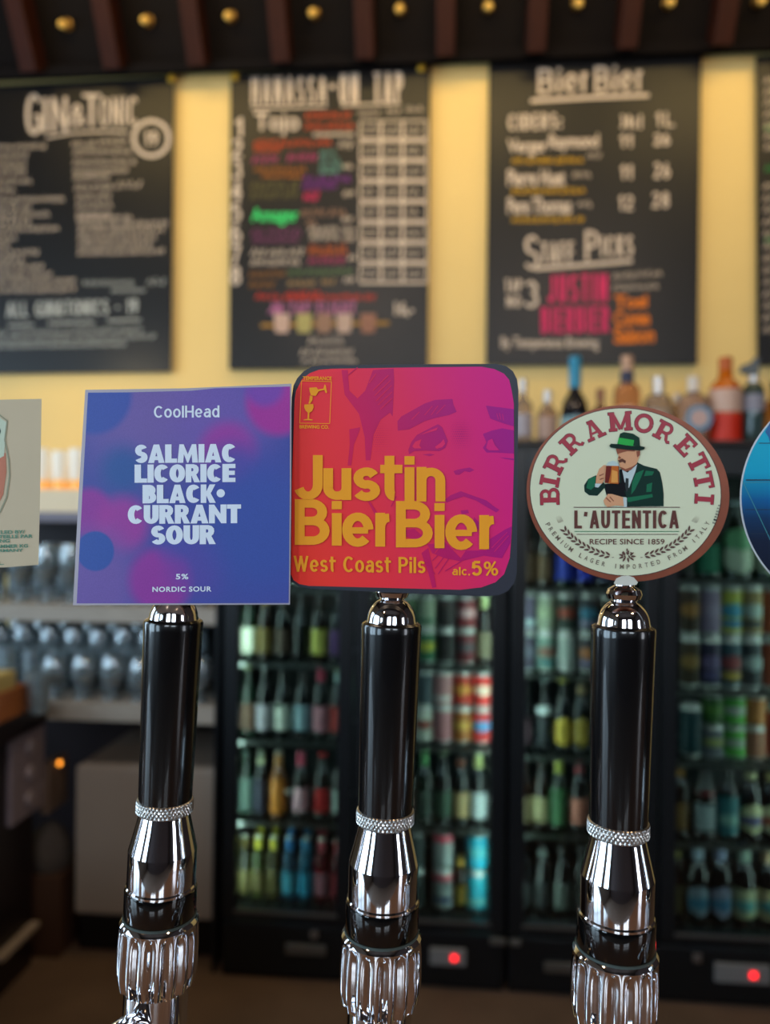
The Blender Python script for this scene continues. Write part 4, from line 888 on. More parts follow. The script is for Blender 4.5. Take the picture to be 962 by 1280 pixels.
rowof(4, 4, [(846, LN, BR, [('main', '6a6040'), ('neck', 'b0a860')], 'brown slim yellow labelled', 9), (873, LN, BK, [('oval', '8aa0b0'), ('spotb', '3a88a8'), ('foil', 'a4b8c8')], 'black blue white labelled'), (901, LN, BK, [('oval', '9098b0'), ('spotb', '3a84a8'), ('foil', '9aa8c8')], 'black lilac blue labelled'), (931, LN, BK, [('main', 'b4b890'), ('spotb', '5aa0a0'), ('foil', 'a8c4b4'), ('cap', '2a6aa8')], 'black cream labelled blue capped'),
             (960, LN, BK, [('main', 'bca880'), ('spotb', '4a8a90'), ('foil', 'd0b08a')], 'black sand labelled'), (988, LN, BK, [('main', '9a9478')], 'black grey sand labelled')], 97, 13.2)

# ------------------------------------------------------------------ spirit bottles on top of the fridges
def spirit(u, vtop, rpx, d, prof, body, extra, label, vbase=None):
    s_ = sx(u, 510, d); z0 = ztop + 0.012
    h = zx(u, vtop, d) - z0; k = d / FPX; r = rpx * k * 0.94
    t = thing('spirit_bottle', label, 'bottle', bg(s_, d, z0), -A, 'spirit bottles on top of the fridges')
    lathe('glass_body', [(a * r, b_ * h) for a, b_ in prof], body, t, 24)
    for nm, pr, m in extra:
        lathe(nm, [(a * r, b_ * h) for a, b_ in pr], m, t, 24)
    return t
def band(r, z0, z1): return [(r, z0), (r + 0.001, z0), (r + 0.001, z1), (r, z1)]
def tr(c, t=0.7): return mat('tinted_glass_' + c, c, 0.06, trans=t)
stdp = [(0, 0), (0.95, 0), (1, 0.02), (1, 0.55), (0.9, 0.62), (0.4, 0.72), (0.36, 0.97), (0, 0.97)]
sqp = [(0, 0), (0.96, 0), (1, 0.03), (1, 0.62), (0.85, 0.70), (0.42, 0.74), (0.36, 0.80), (0.36, 0.92), (0, 0.92)]
bgboard = bgobj('spirit_shelf', [(sx(560, 700, D_F), sx(1060, 700, D_F), D_F + 0.0, F_BACK, ztop + 0.0005, ztop + 0.012)], mat('dark_shelf_top', '2a1c14', 0.4))
bgboard['label'] = 'long dark wooden shelf board on the fridge tops under the spirit bottles'; bgboard['category'] = 'shelf'
SILV = mat('silver_stopper', 'c4beb8', 0.3, 0.7); WHT = mat('white_stopper', 'ded4c8', 0.5); BLU = mat('blue_foil', '1c8ab0', 0.35); DK = mat('dark_stopper', '20202a', 0.4)
def cap(r, z0, z1=1.0): return [(0, z0), (r, z0), (r, z1 - 0.01), (r * 0.85, z1), (0, z1)]
spirit(627, 480, 12, 2.5, stdp, tr('c8a890'), [('stopper', cap(0.4, 0.9), SILV)], 'clear spirit bottle mostly hidden behind the red square badge')
spirit(653, 474, 13, 2.5, stdp, tr('cdb8a8'), [('stopper', cap(0.42, 0.80), SILV), ('paper_label', band(1.01, 0.12, 0.45), P('a8a0a8'))], 'clear spirit bottle with silver stopper, just right of the red square badge')
spirit(684, 488, 13, 2.5, stdp, tr('c8a890'), [('stopper', cap(0.45, 0.78), SILV), ('paper_label', band(1.01, 0.1, 0.5), P('b09080'))], 'small clear bottle with silver stopper and pinkish label')
spirit(718, 446, 18, 2.48, [(0, 0), (0.95, 0), (1, 0.02), (1, 0.36), (0.85, 0.48), (0.4, 0.6), (0.34, 0.97), (0, 0.97)], P('14161c', 'glass'), [('stopper', cap(0.44, 0.64), BLU), ('paper_label', band(1.01, 0.02, 0.30), P('7aa0a8'))], 'dark spirit bottle with bright blue foiled neck')
spirit(750, 486, 11, 2.52, stdp, tr('b98a68'), [('stopper', cap(0.5, 0.8), mat('amber_stopper', '9a6a50', 0.5))], 'short amber tinted bottle right of the blue necked one')
spirit(783, 445, 17, 2.5, [(0, 0), (0.95, 0), (1, 0.02), (1, 0.58), (0.85, 0.66), (0.4, 0.7), (0.38, 0.97), (0, 0.97)], tr('e0a070'), [('stopper', cap(0.46, 0.82), mat('tan_stopper', 'c09a80', 0.5)), ('neck_label', band(0.5, 0.68, 0.82), P('2c3450')), ('paper_label', band(1.01, 0.12, 0.42), P('c9946a'))], 'tall peach tinted bottle with tan stopper and dark blue neck band')
spirit(822, 471, 18, 2.5, sqp, tr('c4b0a0'), [('stopper', cap(0.42, 0.74), SILV), ('paper_label', band(1.01, 0.15, 0.5), P('a89888'))], 'stout clear bottle with silver stopper above the round cream badge')
spirit(846, 492, 12, 2.6, stdp, tr('c49a88'), [('stopper', cap(0.42, 0.82), SILV)], 'small clear bottle set behind, left of the blue ringed bottle')
spirit(866, 471, 19.4, 2.48, sqp, tr('d0b0a0'), [('stopper', cap(0.38, 0.74), WHT)], 'wide clear bottle with white stopper and round blue label')
spirit(906, 447, 20, 2.48, [(0, 0), (0.95, 0), (1, 0.02), (1, 0.62), (0.85, 0.68), (0.45, 0.76), (0.38, 0.97), (0, 0.97)], tr('e87818', 0.45), [('stopper', cap(0.42, 0.84), mat('orange_stopper', 'b85a20', 0.5)), ('paper_label', band(1.01, 0.36, 0.62), P('c8a898')), ('liquor_fill', band(1.005, 0.03, 0.34), P('c8280c'))], 'orange spirit bottle with white label and red lower half')
spirit(941, 470, 14, 2.48, [(0, 0), (0.95, 0), (1, 0.02), (1, 0.75), (0.85, 0.84), (0.5, 0.9), (0.45, 0.97), (0, 0.97)], P('243c3a', 'glass'), [('paper_label', band(1.01, 0.48, 0.72), P('8a8a98')), ('stopper', cap(0.5, 0.9), SILV)], 'dark teal bottle with grey label at the right of the orange bottle')
spirit(968, 476, 15, 2.5, stdp, tr('c88a3a'), [('stopper', cap(0.42, 0.85), DK)], 'amber bottle at the right edge of the picture')
spirit(1000, 466, 16, 2.5, sqp, tr('b0a080'), [('stopper', cap(0.42, 0.8), DK)], 'olive tinted bottle past the right edge')
# round label of the wide bottle, pourer fin
o = [x for x in C.objects if x.get('label', '').startswith('wide clear bottle')][0]
for nm, rr, yy, m in (('paper_label', 0.040, -0.0595, P('5a90b0')), ('label_centre', 0.027, -0.0605, P('c8a8a0'))):
    vs, fs = lathe_data([(rr, 0), (rr, 0.001)], 24)
    q = obj(nm, vs, fs, m, o); q.location = (0, yy, 0.075); q.rotation_euler = (PI / 2, 0, 0)
s_, z_ = bpx(936, 470, 2.48)
o = thing('bottle_pourer', 'grey winged pourer sticking up from the dark teal bottle', 'pourer', bg(sx(941, 510, 2.48), 2.48, zx(941, 470, 2.48)), -A)
vs, fs = [], []
out = [(0.008, 0), (-0.012, 0.002), (-0.045, 0.012), (-0.036, 0.032), (-0.008, 0.042), (0.006, 0.060), (0.014, 0.058), (0.016, 0.01)]
vs = [(x, -0.006, z) for x, z in out] + [(x, 0.006, z) for x, z in out]; n = len(out)
fs = [tuple(range(n)), tuple(range(2 * n - 1, n - 1, -1))] + [(i, n + i, n + (i + 1) % n, (i + 1) % n) for i in range(n)]
obj('wing', vs, fs, mat('grey_plastic', '5c6468', 0.5), o)
lathe('stem', [(0, -0.01), (0.008, -0.01), (0.008, 0.012), (0, 0.012)], mat('grey_plastic', '5c6468', 0.5), o, 12)

# ------------------------------------------------------------------ left back bar: ledge, glass shelves, counter
SL0, SL1 = -1.75, sx(272, 800, D_F + 0.05)
D_L = D_F + 0.02
z_led = zx(80, 612, D_L + 0.2)
M_cream = mat('cream_painted_ledge', 'ead9b8', 0.5)
o = bgobj('back_bar_ledge', [(SL0, SL1, D_L + 0.18, F_BACK, zx(80, 640, D_L + 0.18), z_led)], M_cream); o['label'] = 'cream ledge above the glass shelves carrying the candle glasses'; o['category'] = 'ledge'
z_gr = zx(80, 652, D_L + 0.17)
o = bgobj('grey_shelf', [(SL0, SL1, D_L + 0.165, F_BACK, z_gr, zx(80, 640, D_L + 0.18) - 0.001)], mat('grey_shelf_edge', '7a7684', 0.5)); o['label'] = 'grey shelf edge directly under the cream ledge'; o['category'] = 'shelf'
zs1 = zx(80, 757, D_L); zs1b = zx(80, 777, D_L)
o = bgobj('glass_shelf', [(SL0, SL1, D_L, F_BACK, zs1b, zs1)], M_shelfwood); o['label'] = 'pale wooden shelf full of glasses at mid height left of the fridges'; o['category'] = 'shelf'
zc1 = zx(150, 880, D_L); zc1b = zx(150, 902, D_L)
sc_ = sx(60, 885, D_L)
o = bgobj('back_counter', [(SL0, SL1, D_L, F_BACK, zc1b, zc1)], M_shelfwood); o['label'] = 'pale wooden counter edge with rows of glasses left of the fridges'; o['category'] = 'counter'
struct(bgobj('trim_1', [(SL0, SL1, F_BACK + 0.001, D_WALL - 0.001, 0, z_gr)], M_darkwall))
o = bgobj('back_bar_side_panel', [(SL1 + 0.001, SL1 + 0.012, D_L, F_BACK, 0, z_led)], M_fridge); o['label'] = 'dark upright panel between glass shelves and the fridge'; o['category'] = 'panel'
# return counter to the left, coming towards the viewer
M_cdark = mat('dark_counter_wood', '1c1416', 0.35, var=0.3, scale=8)
o = thing('side_counter', 'dark counter running towards the viewer along the left edge', 'counter', bg(sc_ - 0.3, 1.2, 0), -A)
boxes('worktop', [(-0.45, 0.3, 0, D_L - 1.2 - 0.002, zc1b - 0.01, zc1 - 0.002)], M_cdark, o, bev=0.004)
boxes('carcass', [(-0.43, 0.26, 0.03, D_L - 1.2 - 0.01, 0.0, zc1b - 0.011)], M_cdark, o)
M_notice = mat('grey_printed_sheet', '7d7076', 0.6, var=0.25, scale=60)
# items on the side face of the return counter (plane x = sc_ - 0.04)
p_side = bg(sc_ - 0.04, 0, 0)
def side_px(u, v, off=0.0):
    p = ipl(u, v, bg(sc_ - 0.04 + off, 0, 0), E); return p.dot(N), p.z
def on_side(name, u0_, v0_, u1_, v1_, m, thick, label, cat):
    a = side_px(u0_, v0_); b_ = side_px(u1_, v1_)
    d0, d1 = sorted((a[0], b_[0])); z0, z1 = sorted((a[1], b_[1])); z1 = min(z1, zc1b - 0.013)
    t = thing(name, label, cat, bg(sc_ - 0.04, (d0 + d1) / 2, z0), -A)
    h = (d1 - d0) / 2
    boxes('sheet' if 'notice' in name else 'body', [(0.0005, thick, -h, h, 0, z1 - z0)], m, t, bev=min(0.003, thick / 3))
    return t, h, z1 - z0
t, h, zz = on_side('control_unit', 8, 918, 48, 1005, M_notice, 0.02, 'grey panel with round dials on the dark side counter', 'control panel')
for k, f in enumerate((0.2, 0.5, 0.8)):
    q = lathe('dial', [(0.022, 0), (0.022, 0.008), (0.018, 0.012), (0, 0.012)], mat('dial_grey', '8e8286', 0.4), t, 18); q.location = (0.02, 0, zz * f); q.rotation_euler = (0, PI / 2, 0)
t, h, zz = on_side('small_box', 50, 955, 74, 1000, mat('beige_box', '6a5648', 0.6), 0.03, 'small beige box beside the dial panel', 'box')
q = lathe('indicator_lamp', [(0.007, 0), (0.008, 0.004), (0.004, 0.009), (0, 0.010)], mat('amber_indicator', 'ff9a30', emit=2.5), t, 12); q.location = (0.03, 0.0, zz * 0.9); q.rotation_euler = (0, PI / 2, 0); q['label'] = 'glowing amber lamp'
# metal rack rails low on the left
M_rail = mat('dull_rail_metal', 'b0a294', 0.4)
t = thing('drawer_rack', 'dull metal rails on the low dark cabinet in the bottom left corner', 'rack', bg(sc_ - 0.04, 1.6, 0.05), -A)
for va, vb in (((0, 1190), (46, 1163)), ((5, 1272), (46, 1248))):
    a = side_px(*va, 0.02); b_ = side_px(*vb, 0.02)
    zc_ = (a[1] + b_[1]) / 2
    boxes('rail', [(0.0005, 0.03, min(a[0], b_[0]) - 1.6, max(a[0], b_[0]) - 1.6, zc_ - 0.05 - 0.008, zc_ - 0.05 + 0.008)], M_rail, t, bev=0.002)
# wooden box on the return counter
s_, z_ = bpx(8, 895, 2.2)
t = thing('wooden_box', 'orange brown wooden box at the left edge on the side counter', 'box', bg(sx(-14, 890, 2.18), 2.18, zc1 - 0.002), -A)
M_crate = mat('orange_wood', '9a5a2c', 0.5, var=0.3, scale=20)
boxes('body', [(-0.09, 0.075, -0.08, 0.08, 0, 0.012), (-0.09, 0.075, -0.08, -0.068, 0.012, 0.085), (-0.09, 0.075, 0.068, 0.08, 0.012, 0.085), (-0.09, -0.078, -0.068, 0.068, 0.012, 0.085), (0.063, 0.075, -0.068, 0.068, 0.012, 0.085)], M_crate, t, bev=0.002)
boxes('packet', [(-0.075, 0.05, -0.06, 0.06, 0.012, 0.13)], mat('pale_yellow_packet', 'b8a86a', 0.6), t, bev=0.006)
# undercounter appliance
d_ap = D_L + 0.06
a = bpx(94, 1140, d_ap); b_ = bpx(271, 962, d_ap)
t = thing('glass_washer', 'pale grey glass washer cabinet under the left counter', 'appliance', bg((a[0] + b_[0]) / 2, d_ap, a[1]), -A)
hw = (b_[0] - a[0]) / 2; hh = b_[1] - a[1]
M_app = mat('off_white_enamel', 'a89c90', 0.22, coat=0.3, var=0.04, scale=6)
boxes('housing', [(-hw, hw, 0.012, 0.46, 0, hh)], M_app, t, bev=0.012)
boxes('door', [(-hw, hw, -0.012, 0.010, 0.0, hh)], M_app, t, bev=0.010)
boxes('badge_plate', [(-0.02, 0.02, -0.0135, -0.0122, hh - 0.13, hh - 0.12)], mat('dark_plate', '30302f', 0.4), t)
o = bgobj('washer_plinth', [(a[0] + 0.002, SL1 - 0.01, d_ap + 0.03, F_BACK, 0.0, a[1] - 0.001)], mat('black_plinth', '0e0c0e', 0.6)); o['label'] = 'black plinth under the pale grey glass washer'; o['category'] = 'plinth'
# sack in the dark corner
t = thing('cloth_sack', 'dim grey brown sack on a carton in the dark corner left of the glass washer', 'sack', bg(sx(62, 1085, D_L + 0.1), D_L + 0.1, zx(62, 1082, D_L + 0.1)), -A)
lathe('sack_body', [(0, 0), (0.062, 0), (0.072, 0.03), (0.068, 0.07), (0.05, 0.11), (0.03, 0.13), (0.02, 0.14), (0, 0.14)], mat('sack_cloth', '4a423c', 0.9, var=0.3, scale=40, bump=0.5), t, 20, rfun=lambda r, z, a_, k: r * (1 + 0.06 * math.sin(a_ * 5 + k)))
t = thing('cardboard_carton', 'dim brown carton under the sack beside the glass washer', 'carton', bg(sx(62, 1085, D_L + 0.1), D_L + 0.1, 0), -A)
zz = zx(62, 1082, D_L + 0.1)
boxes('carton_body', [(-0.075, 0.075, -0.075, 0.12, 0, zz - 0.001)], mat('dim_cardboard', '4a3020', 0.8), t, bev=0.003)

# candle glasses on the ledge
M_frost = mat('glowing_frosted_glass', 'f4f2e8', 0.35, emit=0.08)  # slight emission stands for candlelight shining through the cups
M_glow = mat('candle_glow', 'ffbe6a', emit=0.2)
k = 0
for row, dd in ((0, 0.24), (1, 0.33)):
    for i in range(13):
        u = -12 + i * 21.5 + row * 8
        d = D_L + dd
        t = thing('candle_glass', 'white frosted candle glass with amber base, %s from left, %s row' % (ordn[i], 'front' if row == 0 else 'back'), 'candle', bg(sx(u, 600, d), d, z_led), -A, 'candle glasses on the cream ledge')
        lathe('candle', [(0, 0.0), (0.016, 0.0), (0.018, 0.02), (0.016, 0.032), (0, 0.032)], M_glow, t, 14)
        hh_ = random.uniform(0.125, 0.15)
        lathe('glass_cup', [(0.019, 0.036), (0.021, 0.045), (0.024, hh_), (0.022, hh_), (0.019, 0.05), (0, 0.045)], M_frost, t, 16)
# glassware
wine = mesh_from([(0, 0), (0.034, 0.0), (0.034, 0.003), (0.006, 0.008), (0.004, 0.05), (0.006, 0.075), (0.026, 0.09), (0.037, 0.12), (0.036, 0.16), (0.030, 0.19), (0.0285, 0.19), (0.034, 0.15), (0.034, 0.12), (0.022, 0.093), (0, 0.085)], 16, 60)
tumb = mesh_from([(0, 0), (0.029, 0.0), (0.031, 0.004), (0.037, 0.12), (0.035, 0.12), (0.029, 0.012), (0, 0.010)], 16, 50)
snif = mesh_from([(0, 0), (0.032, 0.0), (0.031, 0.003), (0.006, 0.008), (0.005, 0.035), (0.03, 0.05), (0.043, 0.08), (0.040, 0.115), (0.031, 0.14), (0.029, 0.14), (0.038, 0.11), (0.040, 0.08), (0.026, 0.053), (0, 0.045)], 16, 60)
for me in (wine, tumb, snif): me.materials.append(M_glassware)
def glass_row(kind, lab_, z, dd, us, where, sc=1.0):
    for i, u in enumerate(us):
        d = D_L + dd
        me = {'wine': wine, 'tumbler': tumb, 'snifter': snif}[kind]
        o = bpy.data.objects.new({'wine': 'wine_glass', 'tumbler': 'tumbler_glass', 'snifter': 'beer_glass'}[kind], me); C.objects.link(o)
        o.location = bg(sx(u, 800, d), d + random.uniform(-0.004, 0.004), z); o.rotation_euler = (0, 0, random.uniform(0, 6)); o.scale = (sc, sc, sc * random.uniform(0.96, 1.04))
        o['label'] = '%s, %s from left, %s' % (lab_, ordn[i], where); o['category'] = 'glass'; o['group'] = 'clear glasses on the left shelves'
glass_row('wine', 'clear stemmed wine glass', zs1, 0.08, [-40 + i * 32 for i in range(10)], 'front row, upper glass shelf')
glass_row('wine', 'clear stemmed wine glass', zs1, 0.18, [-30 + i * 31 for i in range(10)], 'middle row, upper glass shelf')
glass_row('tumbler', 'clear straight tumbler', zs1, 0.30, [-36 + i * 29 for i in range(11)], 'back row, upper glass shelf')
glass_row('snifter', 'clear round bellied beer glass', zc1, 0.07, [70 + i * 36 for i in range(6)], 'front row, lower counter')
glass_row('tumbler', 'clear straight tumbler', zc1, 0.16, [-20 + i * 32 for i in range(9)], 'second row, lower counter', 1.2)
glass_row('wine', 'clear stemmed wine glass', zc1, 0.26, [-30 + i * 31 for i in range(10)], 'third row, lower counter', 1.05)
glass_row('wine', 'clear stemmed wine glass', zc1, 0.38, [-35 + i * 30 for i in range(10)], 'back row, lower counter', 1.1)
glass_row('tumbler', 'clear straight tumbler', zc1 - 0.0015, -0.12, [50], 'front of the side counter')

# ------------------------------------------------------------------ the bar: counter, tap rail, taps
bc = thing('bar_counter', 'dark wooden bar counter under the tap rail', 'counter', Vector((PT.x, PT.y, 0)), -B8)
M_barw = mat('varnished_bar_wood', '80604a', 0.2, coat=0.5, var=0.35, scale=8, stretch=(1, 10, 10))
boxes('worktop', [(-1.6, 1.6, -0.62, 0.12, 0.93, 0.975)], M_barw, bc, bev=0.006)
boxes('carcass', [(-1.58, 1.58, -0.35, 0.09, 0.0, 0.929)], M_wood_dark, bc)
Z_RAIL = 1.115
tr_ = thing('tap_rail', 'horizontal chrome tap rail on two posts below the frame', 'tap rail', Vector((PT.x, PT.y, 0.975)), -B8)
tube('rail_tube', [(-0.36, 0, Z_RAIL - 0.975), (0.36, 0, Z_RAIL - 0.975)], 0.035, M_chrome, tr_, 32)
for x in (-0.17, 0.17):
    q = lathe('post', [(0.055, 0), (0.055, 0.008), (0.03, 0.014), (0.028, Z_RAIL - 0.975 - 0.02)], M_chrome, tr_, 32); q.location = (x, 0, 0)

# profile heights below the handle rim, metres, for the middle tap
K = 0.385 / FPX
def HZ(v): return -(v - 780) * K
NF = 16
def flute(r, z, a, k):
    # scalloped grip: rounded flutes cut into the knob, fading out at the shoulder
    top, bot = HZ(1170), HZ(1249)
    if z > top + 0.0005 or z < bot - 0.0005: return r
    c = abs(math.cos(a * NF / 2)) ; depth = 0.0022 * (1 - c ** 1.2)
    f = min(1.0, max(0.0, (top - z) / 0.006))
    f = math.sqrt(max(0, f * (1 - 0.55 * (c ** 2) * (1 - f))))
    return r - depth * f
def knurl(r, z, a, k):
    if k in (0, 1, 12, 13): return r
    q1 = abs(((a * 44 / (2 * PI) + z * 330) % 1) - 0.5) * 2
    q2 = abs(((a * 44 / (2 * PI) - z * 330) % 1) - 0.5) * 2
    return r + 0.0007 * (min(q1, q2) - 0.35)
TP = {}
def tap_parts(root):
    lst = []
    if not TP:
        zc = HZ(776)
        dome = [(0.0, HZ(746)), (0.0045, HZ(746.2))] + [(0.0124 * math.cos(math.radians(a)), zc + 0.0124 * math.sin(math.radians(a))) for a in range(68, -1, -8)] + [(0.0128, zc - 0.0006), (0, zc - 0.0006)]
        neck = [(0, HZ(722)), (0.0045, HZ(722)), (0.0048, HZ(730)), (0.0078, HZ(734.5)), (0.0086, HZ(740)), (0.0078, HZ(745.5)), (0.0055, HZ(749)), (0, HZ(749))]
        handle = [(0, HZ(777)), (0.0132, HZ(777)), (0.0148, HZ(779.5)), (0.0152, HZ(782)), (0.0151, HZ(790)), (0.0136, HZ(1012)), (0.0134, HZ(1016)), (0, HZ(1016))]
        ring = [(0, HZ(1011)), (0.0138, HZ(1011))] + [(0.0143, HZ(1012 + i * 1.6)) for i in range(10)] + [(0.0138, HZ(1028)), (0, HZ(1028))]
        cone = [(0, HZ(1027)), (0.0128, HZ(1027)), (0.0130, HZ(1031)), (0.0170, HZ(1072)), (0.0174, HZ(1076)), (0, HZ(1076))]
        cyl = [(0, HZ(1075)), (0.0172, HZ(1075)), (0.0174, HZ(1077)), (0.0174, HZ(1120)), (0.0179, HZ(1122)), (0.0179, HZ(1125)), (0, HZ(1125))]
        bnd = [(0, HZ(1125)), (0.0182, HZ(1125)), (0.0184, HZ(1127)), (0.0184, HZ(1159)), (0.0180, HZ(1161)), (0, HZ(1161))]
        seal = [(0, HZ(1160)), (0.0187, HZ(1160)), (0.0187, HZ(1163.5)), (0, HZ(1163.5))]
        knob = [(0, HZ(1163)), (0.0186, HZ(1163)), (0.0193, HZ(1165)), (0.0200, HZ(1168))] + [(0.0200 + 0.0006 * math.sin(i / 22 * PI) - (0.0008 if i > 18 else 0) * (i - 18) / 4, HZ(1170 + i * 79 / 22)) for i in range(23)] + [(0.0172, HZ(1252)), (0, HZ(1252))]
        shank = [(0, HZ(1250)), (0.0164, HZ(1250)), (0.0164, HZ(1322)), (0.019, HZ(1328)), (0.019, HZ(1352)), (0, HZ(1352))]
        for nm, pr, m, n, rf in (('badge_mount', neck, M_chrome, 32, None), ('dome_cap', dome, M_chrome, 40, None), ('handle', handle, M_black, 48, None), ('knurled_ring', ring, M_chrome_knurl, 264, knurl),
                                 ('cone_collar', cone, M_chrome, 48, None), ('valve_body', cyl, M_chrome, 48, None), ('black_band', bnd, M_band, 48, None), ('rubber_seal', seal, M_seal, 40, None),
                                 ('fluted_knob', knob, M_chrome, 192, flute), ('shank', shank, M_chrome, 40, None)):
            o = lathe(nm, pr, m, None, n, 30, rf); TP[nm] = o.data; bpy.data.objects.remove(o)
        o = tube('spout', [(-0.0, -0.012, HZ(1300)), (-0.003, -0.022, HZ(1278)), (-0.006, -0.034, HZ(1276)), (-0.012, -0.046, HZ(1292)), (-0.015, -0.052, HZ(1320)), (-0.016, -0.054, HZ(1380))], [0.0085, 0.0085, 0.0085, 0.0085, 0.008, 0.0078], M_chrome, None, 20)
        md = o.modifiers.new('s', 'SUBSURF'); md.levels = 2; md.render_levels = 2
        dg = bpy.context.evaluated_depsgraph_get(); me = bpy.data.meshes.new_from_object(o.evaluated_get(dg)); TP['spout'] = me; bpy.data.objects.remove(o)
    for nm, me in TP.items():
        o = bpy.data.objects.new(nm, me); C.objects.link(o); o.parent = root; lst.append(o)
    return lst
def tap(label, top, low, scale=1.0):
    """top: pixel of the handle rim centre, low: pixel of the axis on the knob; both on the plane of the tap row"""
    a = ipl(*top, PT, NT); b_ = ipl(*low, PT, NT)
    up_ = (a - b_).normalized()
    ex = NT.cross(up_) * -1
    ex = up_.cross(NT) * -1 if False else (up_.cross(NT)).normalized()
    ex = -ex if ex.dot(ET) < 0 else ex
    ey = up_.cross(ex).normalized()
    mt = Matrix(((ex.x, ey.x, up_.x, a.x), (ex.y, ey.y, up_.y, a.y), (ex.z, ey.z, up_.z, a.z), (0, 0, 0, 1)))
    t = thing('beer_tap', label, 'beer tap', None, group='chrome beer taps in a row', mtx=mt)
    # move the root to the foot of the tap, keep parts in handle-rim coordinates shifted up
    tap_parts(t)
    for o in t.children: o.location = (0, 0, 0)
    return t, mt
SHIFT = 0
t_left, m_left = tap('black handled chrome tap carrying the rectangular blue and purple paper badge', (217, 776), (197, 1200))
t_mid, m_mid = tap('black handled chrome tap carrying the red and magenta square badge', (489, 780), (475.5, 1203))
t_right, m_right = tap('black handled chrome tap carrying the cream oval badge with a drinking man', (778.5, 784), (768, 1208))
dx_l = ipl(-70, 775, PT, NT); 
t_far, m_far = tap('chrome tap past the left edge carrying the beige paper badge', (-62, 774), (-86, 1200))
t_far2, m_far2 = tap('chrome tap past the right edge carrying the round blue badge', (1078, 788), (1072, 1215))

def badge_plane(mt, lift, tiltx=0.0, tilty=0.0):
    """plane a little in front of the tap axis"""
    n = NT.copy()
    if tiltx or tilty:
        n = (Matrix.Rotation(tiltx, 3, ET) @ (Matrix.Rotation(tilty, 3, 'Z') @ n)).normalized()
    p0 = mt.translation + Vector((0, 0, 0.045)) - NT * lift
    return Plane(p0, n, mt.inverted())
TH = 0.0016

# ---- Salmiac Licorice badge (laminated paper)
pl = badge_plane(m_left, 0.0200)
Z4 = lambda x, y: (x * 0.3846, 460 + y * 0.3846)
lam = pane_mat('clear_laminate', 'dcdce4', 1.2, 0.12)
card = slab_poly('badge', [Z4(277, 71), Z4(600, 66), Z4(947, 51), Z4(946, 400), Z4(942, 769), Z4(600, 770), Z4(237, 771), Z4(256, 400)], pl, TH / 2, -TH / 2, mat('milky_laminate_edge', 'a9a6b4', 0.25, coat=0.5), t_left, 'rectangular laminated paper badge')
def lc(x, y): return tuple(pl.pt(*Z4(x, y), TH / 2))
kk = 0.3846 * 0.4027 / FPX
M_cool = grad_mat('printed_cloud_pattern', '4450a0', [
    (lc(480, 90), 230 * kk, 0.6, '6e5fa6', 1.0), (lc(720, 170), 150 * kk, 0.6, '6f5cae', 0.8), (lc(310, 90), 120 * kk, 0.12, '3a56a8', 0.9), (lc(400, 330), 70 * kk, 0.6, '2f5a9c', 0.9),
    (lc(740, 275), 88 * kk, 0.35, '9a3fa0', 1.0), (lc(760, 370), 120 * kk, 0.5, '4450a6', 0.85), (lc(905, 110), 100 * kk, 0.2, 'a0379a', 1.0), (lc(860, 60), 60 * kk, 0.3, '6a4cb0', 0.8),
    (lc(290, 470), 75 * kk, 0.25, '8f3a9c', 0.95), (lc(395, 510), 85 * kk, 0.4, '9c3f9e', 0.9), (lc(300, 700), 150 * kk, 0.5, '6c5aa6', 1.0), (lc(310, 595), 62 * kk, 0.08, '3656a6', 1.0),
    (lc(520, 690), 100 * kk, 0.25, '8c3c9e', 1.0), (lc(640, 640), 90 * kk, 0.6, '5a4aa6', 0.6), (lc(560, 560), 60 * kk, 0.5, '4a50a8', 0.6), (lc(850, 520), 180 * kk, 0.5, '3c56a6', 0.8)], 0.35, 0.07)
polys('printed_sheet', [[Z4(286, 80), Z4(420, 79), Z4(620, 74), Z4(700, 66), Z4(942, 60), Z4(941, 400), Z4(938, 764), Z4(600, 765), Z4(249, 765), Z4(268, 400)]], pl, TH / 2 + 0.00012, M_cool, card, 'blue sheet with purple and magenta clouds')
M_pale = mat('pale_blue_print', 'd6e4f4', 0.4)
for bd, r, of, spc in (('CoolHead', (500, 121, 713, 160), 2.5, 0.10), ('SALMIAC', (438, 247, 767, 307), 8.1, 0.025), ('LICORICE', (437, 312, 765, 371), 8.1, 0.025), ('BLACK', (463, 378, 700, 438), 8.1, 0.025), ('CURRANT', (415, 444, 783, 505), 8.1, 0.025), ('SOUR', (490, 510, 700, 572), 8.2, 0.025), ('5%', (571, 667, 612, 685), 1.7, 0.16), ('NORDIC SOUR', (495, 709, 687, 726), 1.6, 0.22)):
    a = Z4(r[0], r[1]); b_ = Z4(r[2], r[3])
    if of > 8: htext('lettering', bd, (a[0], a[1] + 0.8, b_[0], b_[1] + 0.8), of, pl, TH / 2 + 0.00025, M_pale, card, -0.008, spc, 'pale printed capitals' if bd != 'CoolHead' else 'pale printed heading')
    elif of > 2: gtext('lettering', bd, (a[0], a[1] + 0.8, b_[0], b_[1] + 0.8), of, pl, TH / 2 + 0.00025, M_pale, card, -0.008, spc, 'pale printed capitals' if bd != 'CoolHead' else 'pale printed heading')
    else: text('lettering', bd, (a[0], a[1] + 0.8, b_[0], b_[1] + 0.8), pl, TH / 2 + 0.00025, M_pale, card, -0.008, 0.028, 1.12, 'pale printed capitals' if bd != 'CoolHead' else 'pale printed heading')
cx_, cy_ = Z4(717, 407)
polys('lettering', [arc(cx_, cy_, 5.2, 5.2, 0, 345, 16)], pl, TH / 2 + 0.00025, M_pale, card, 'pale printed dot')

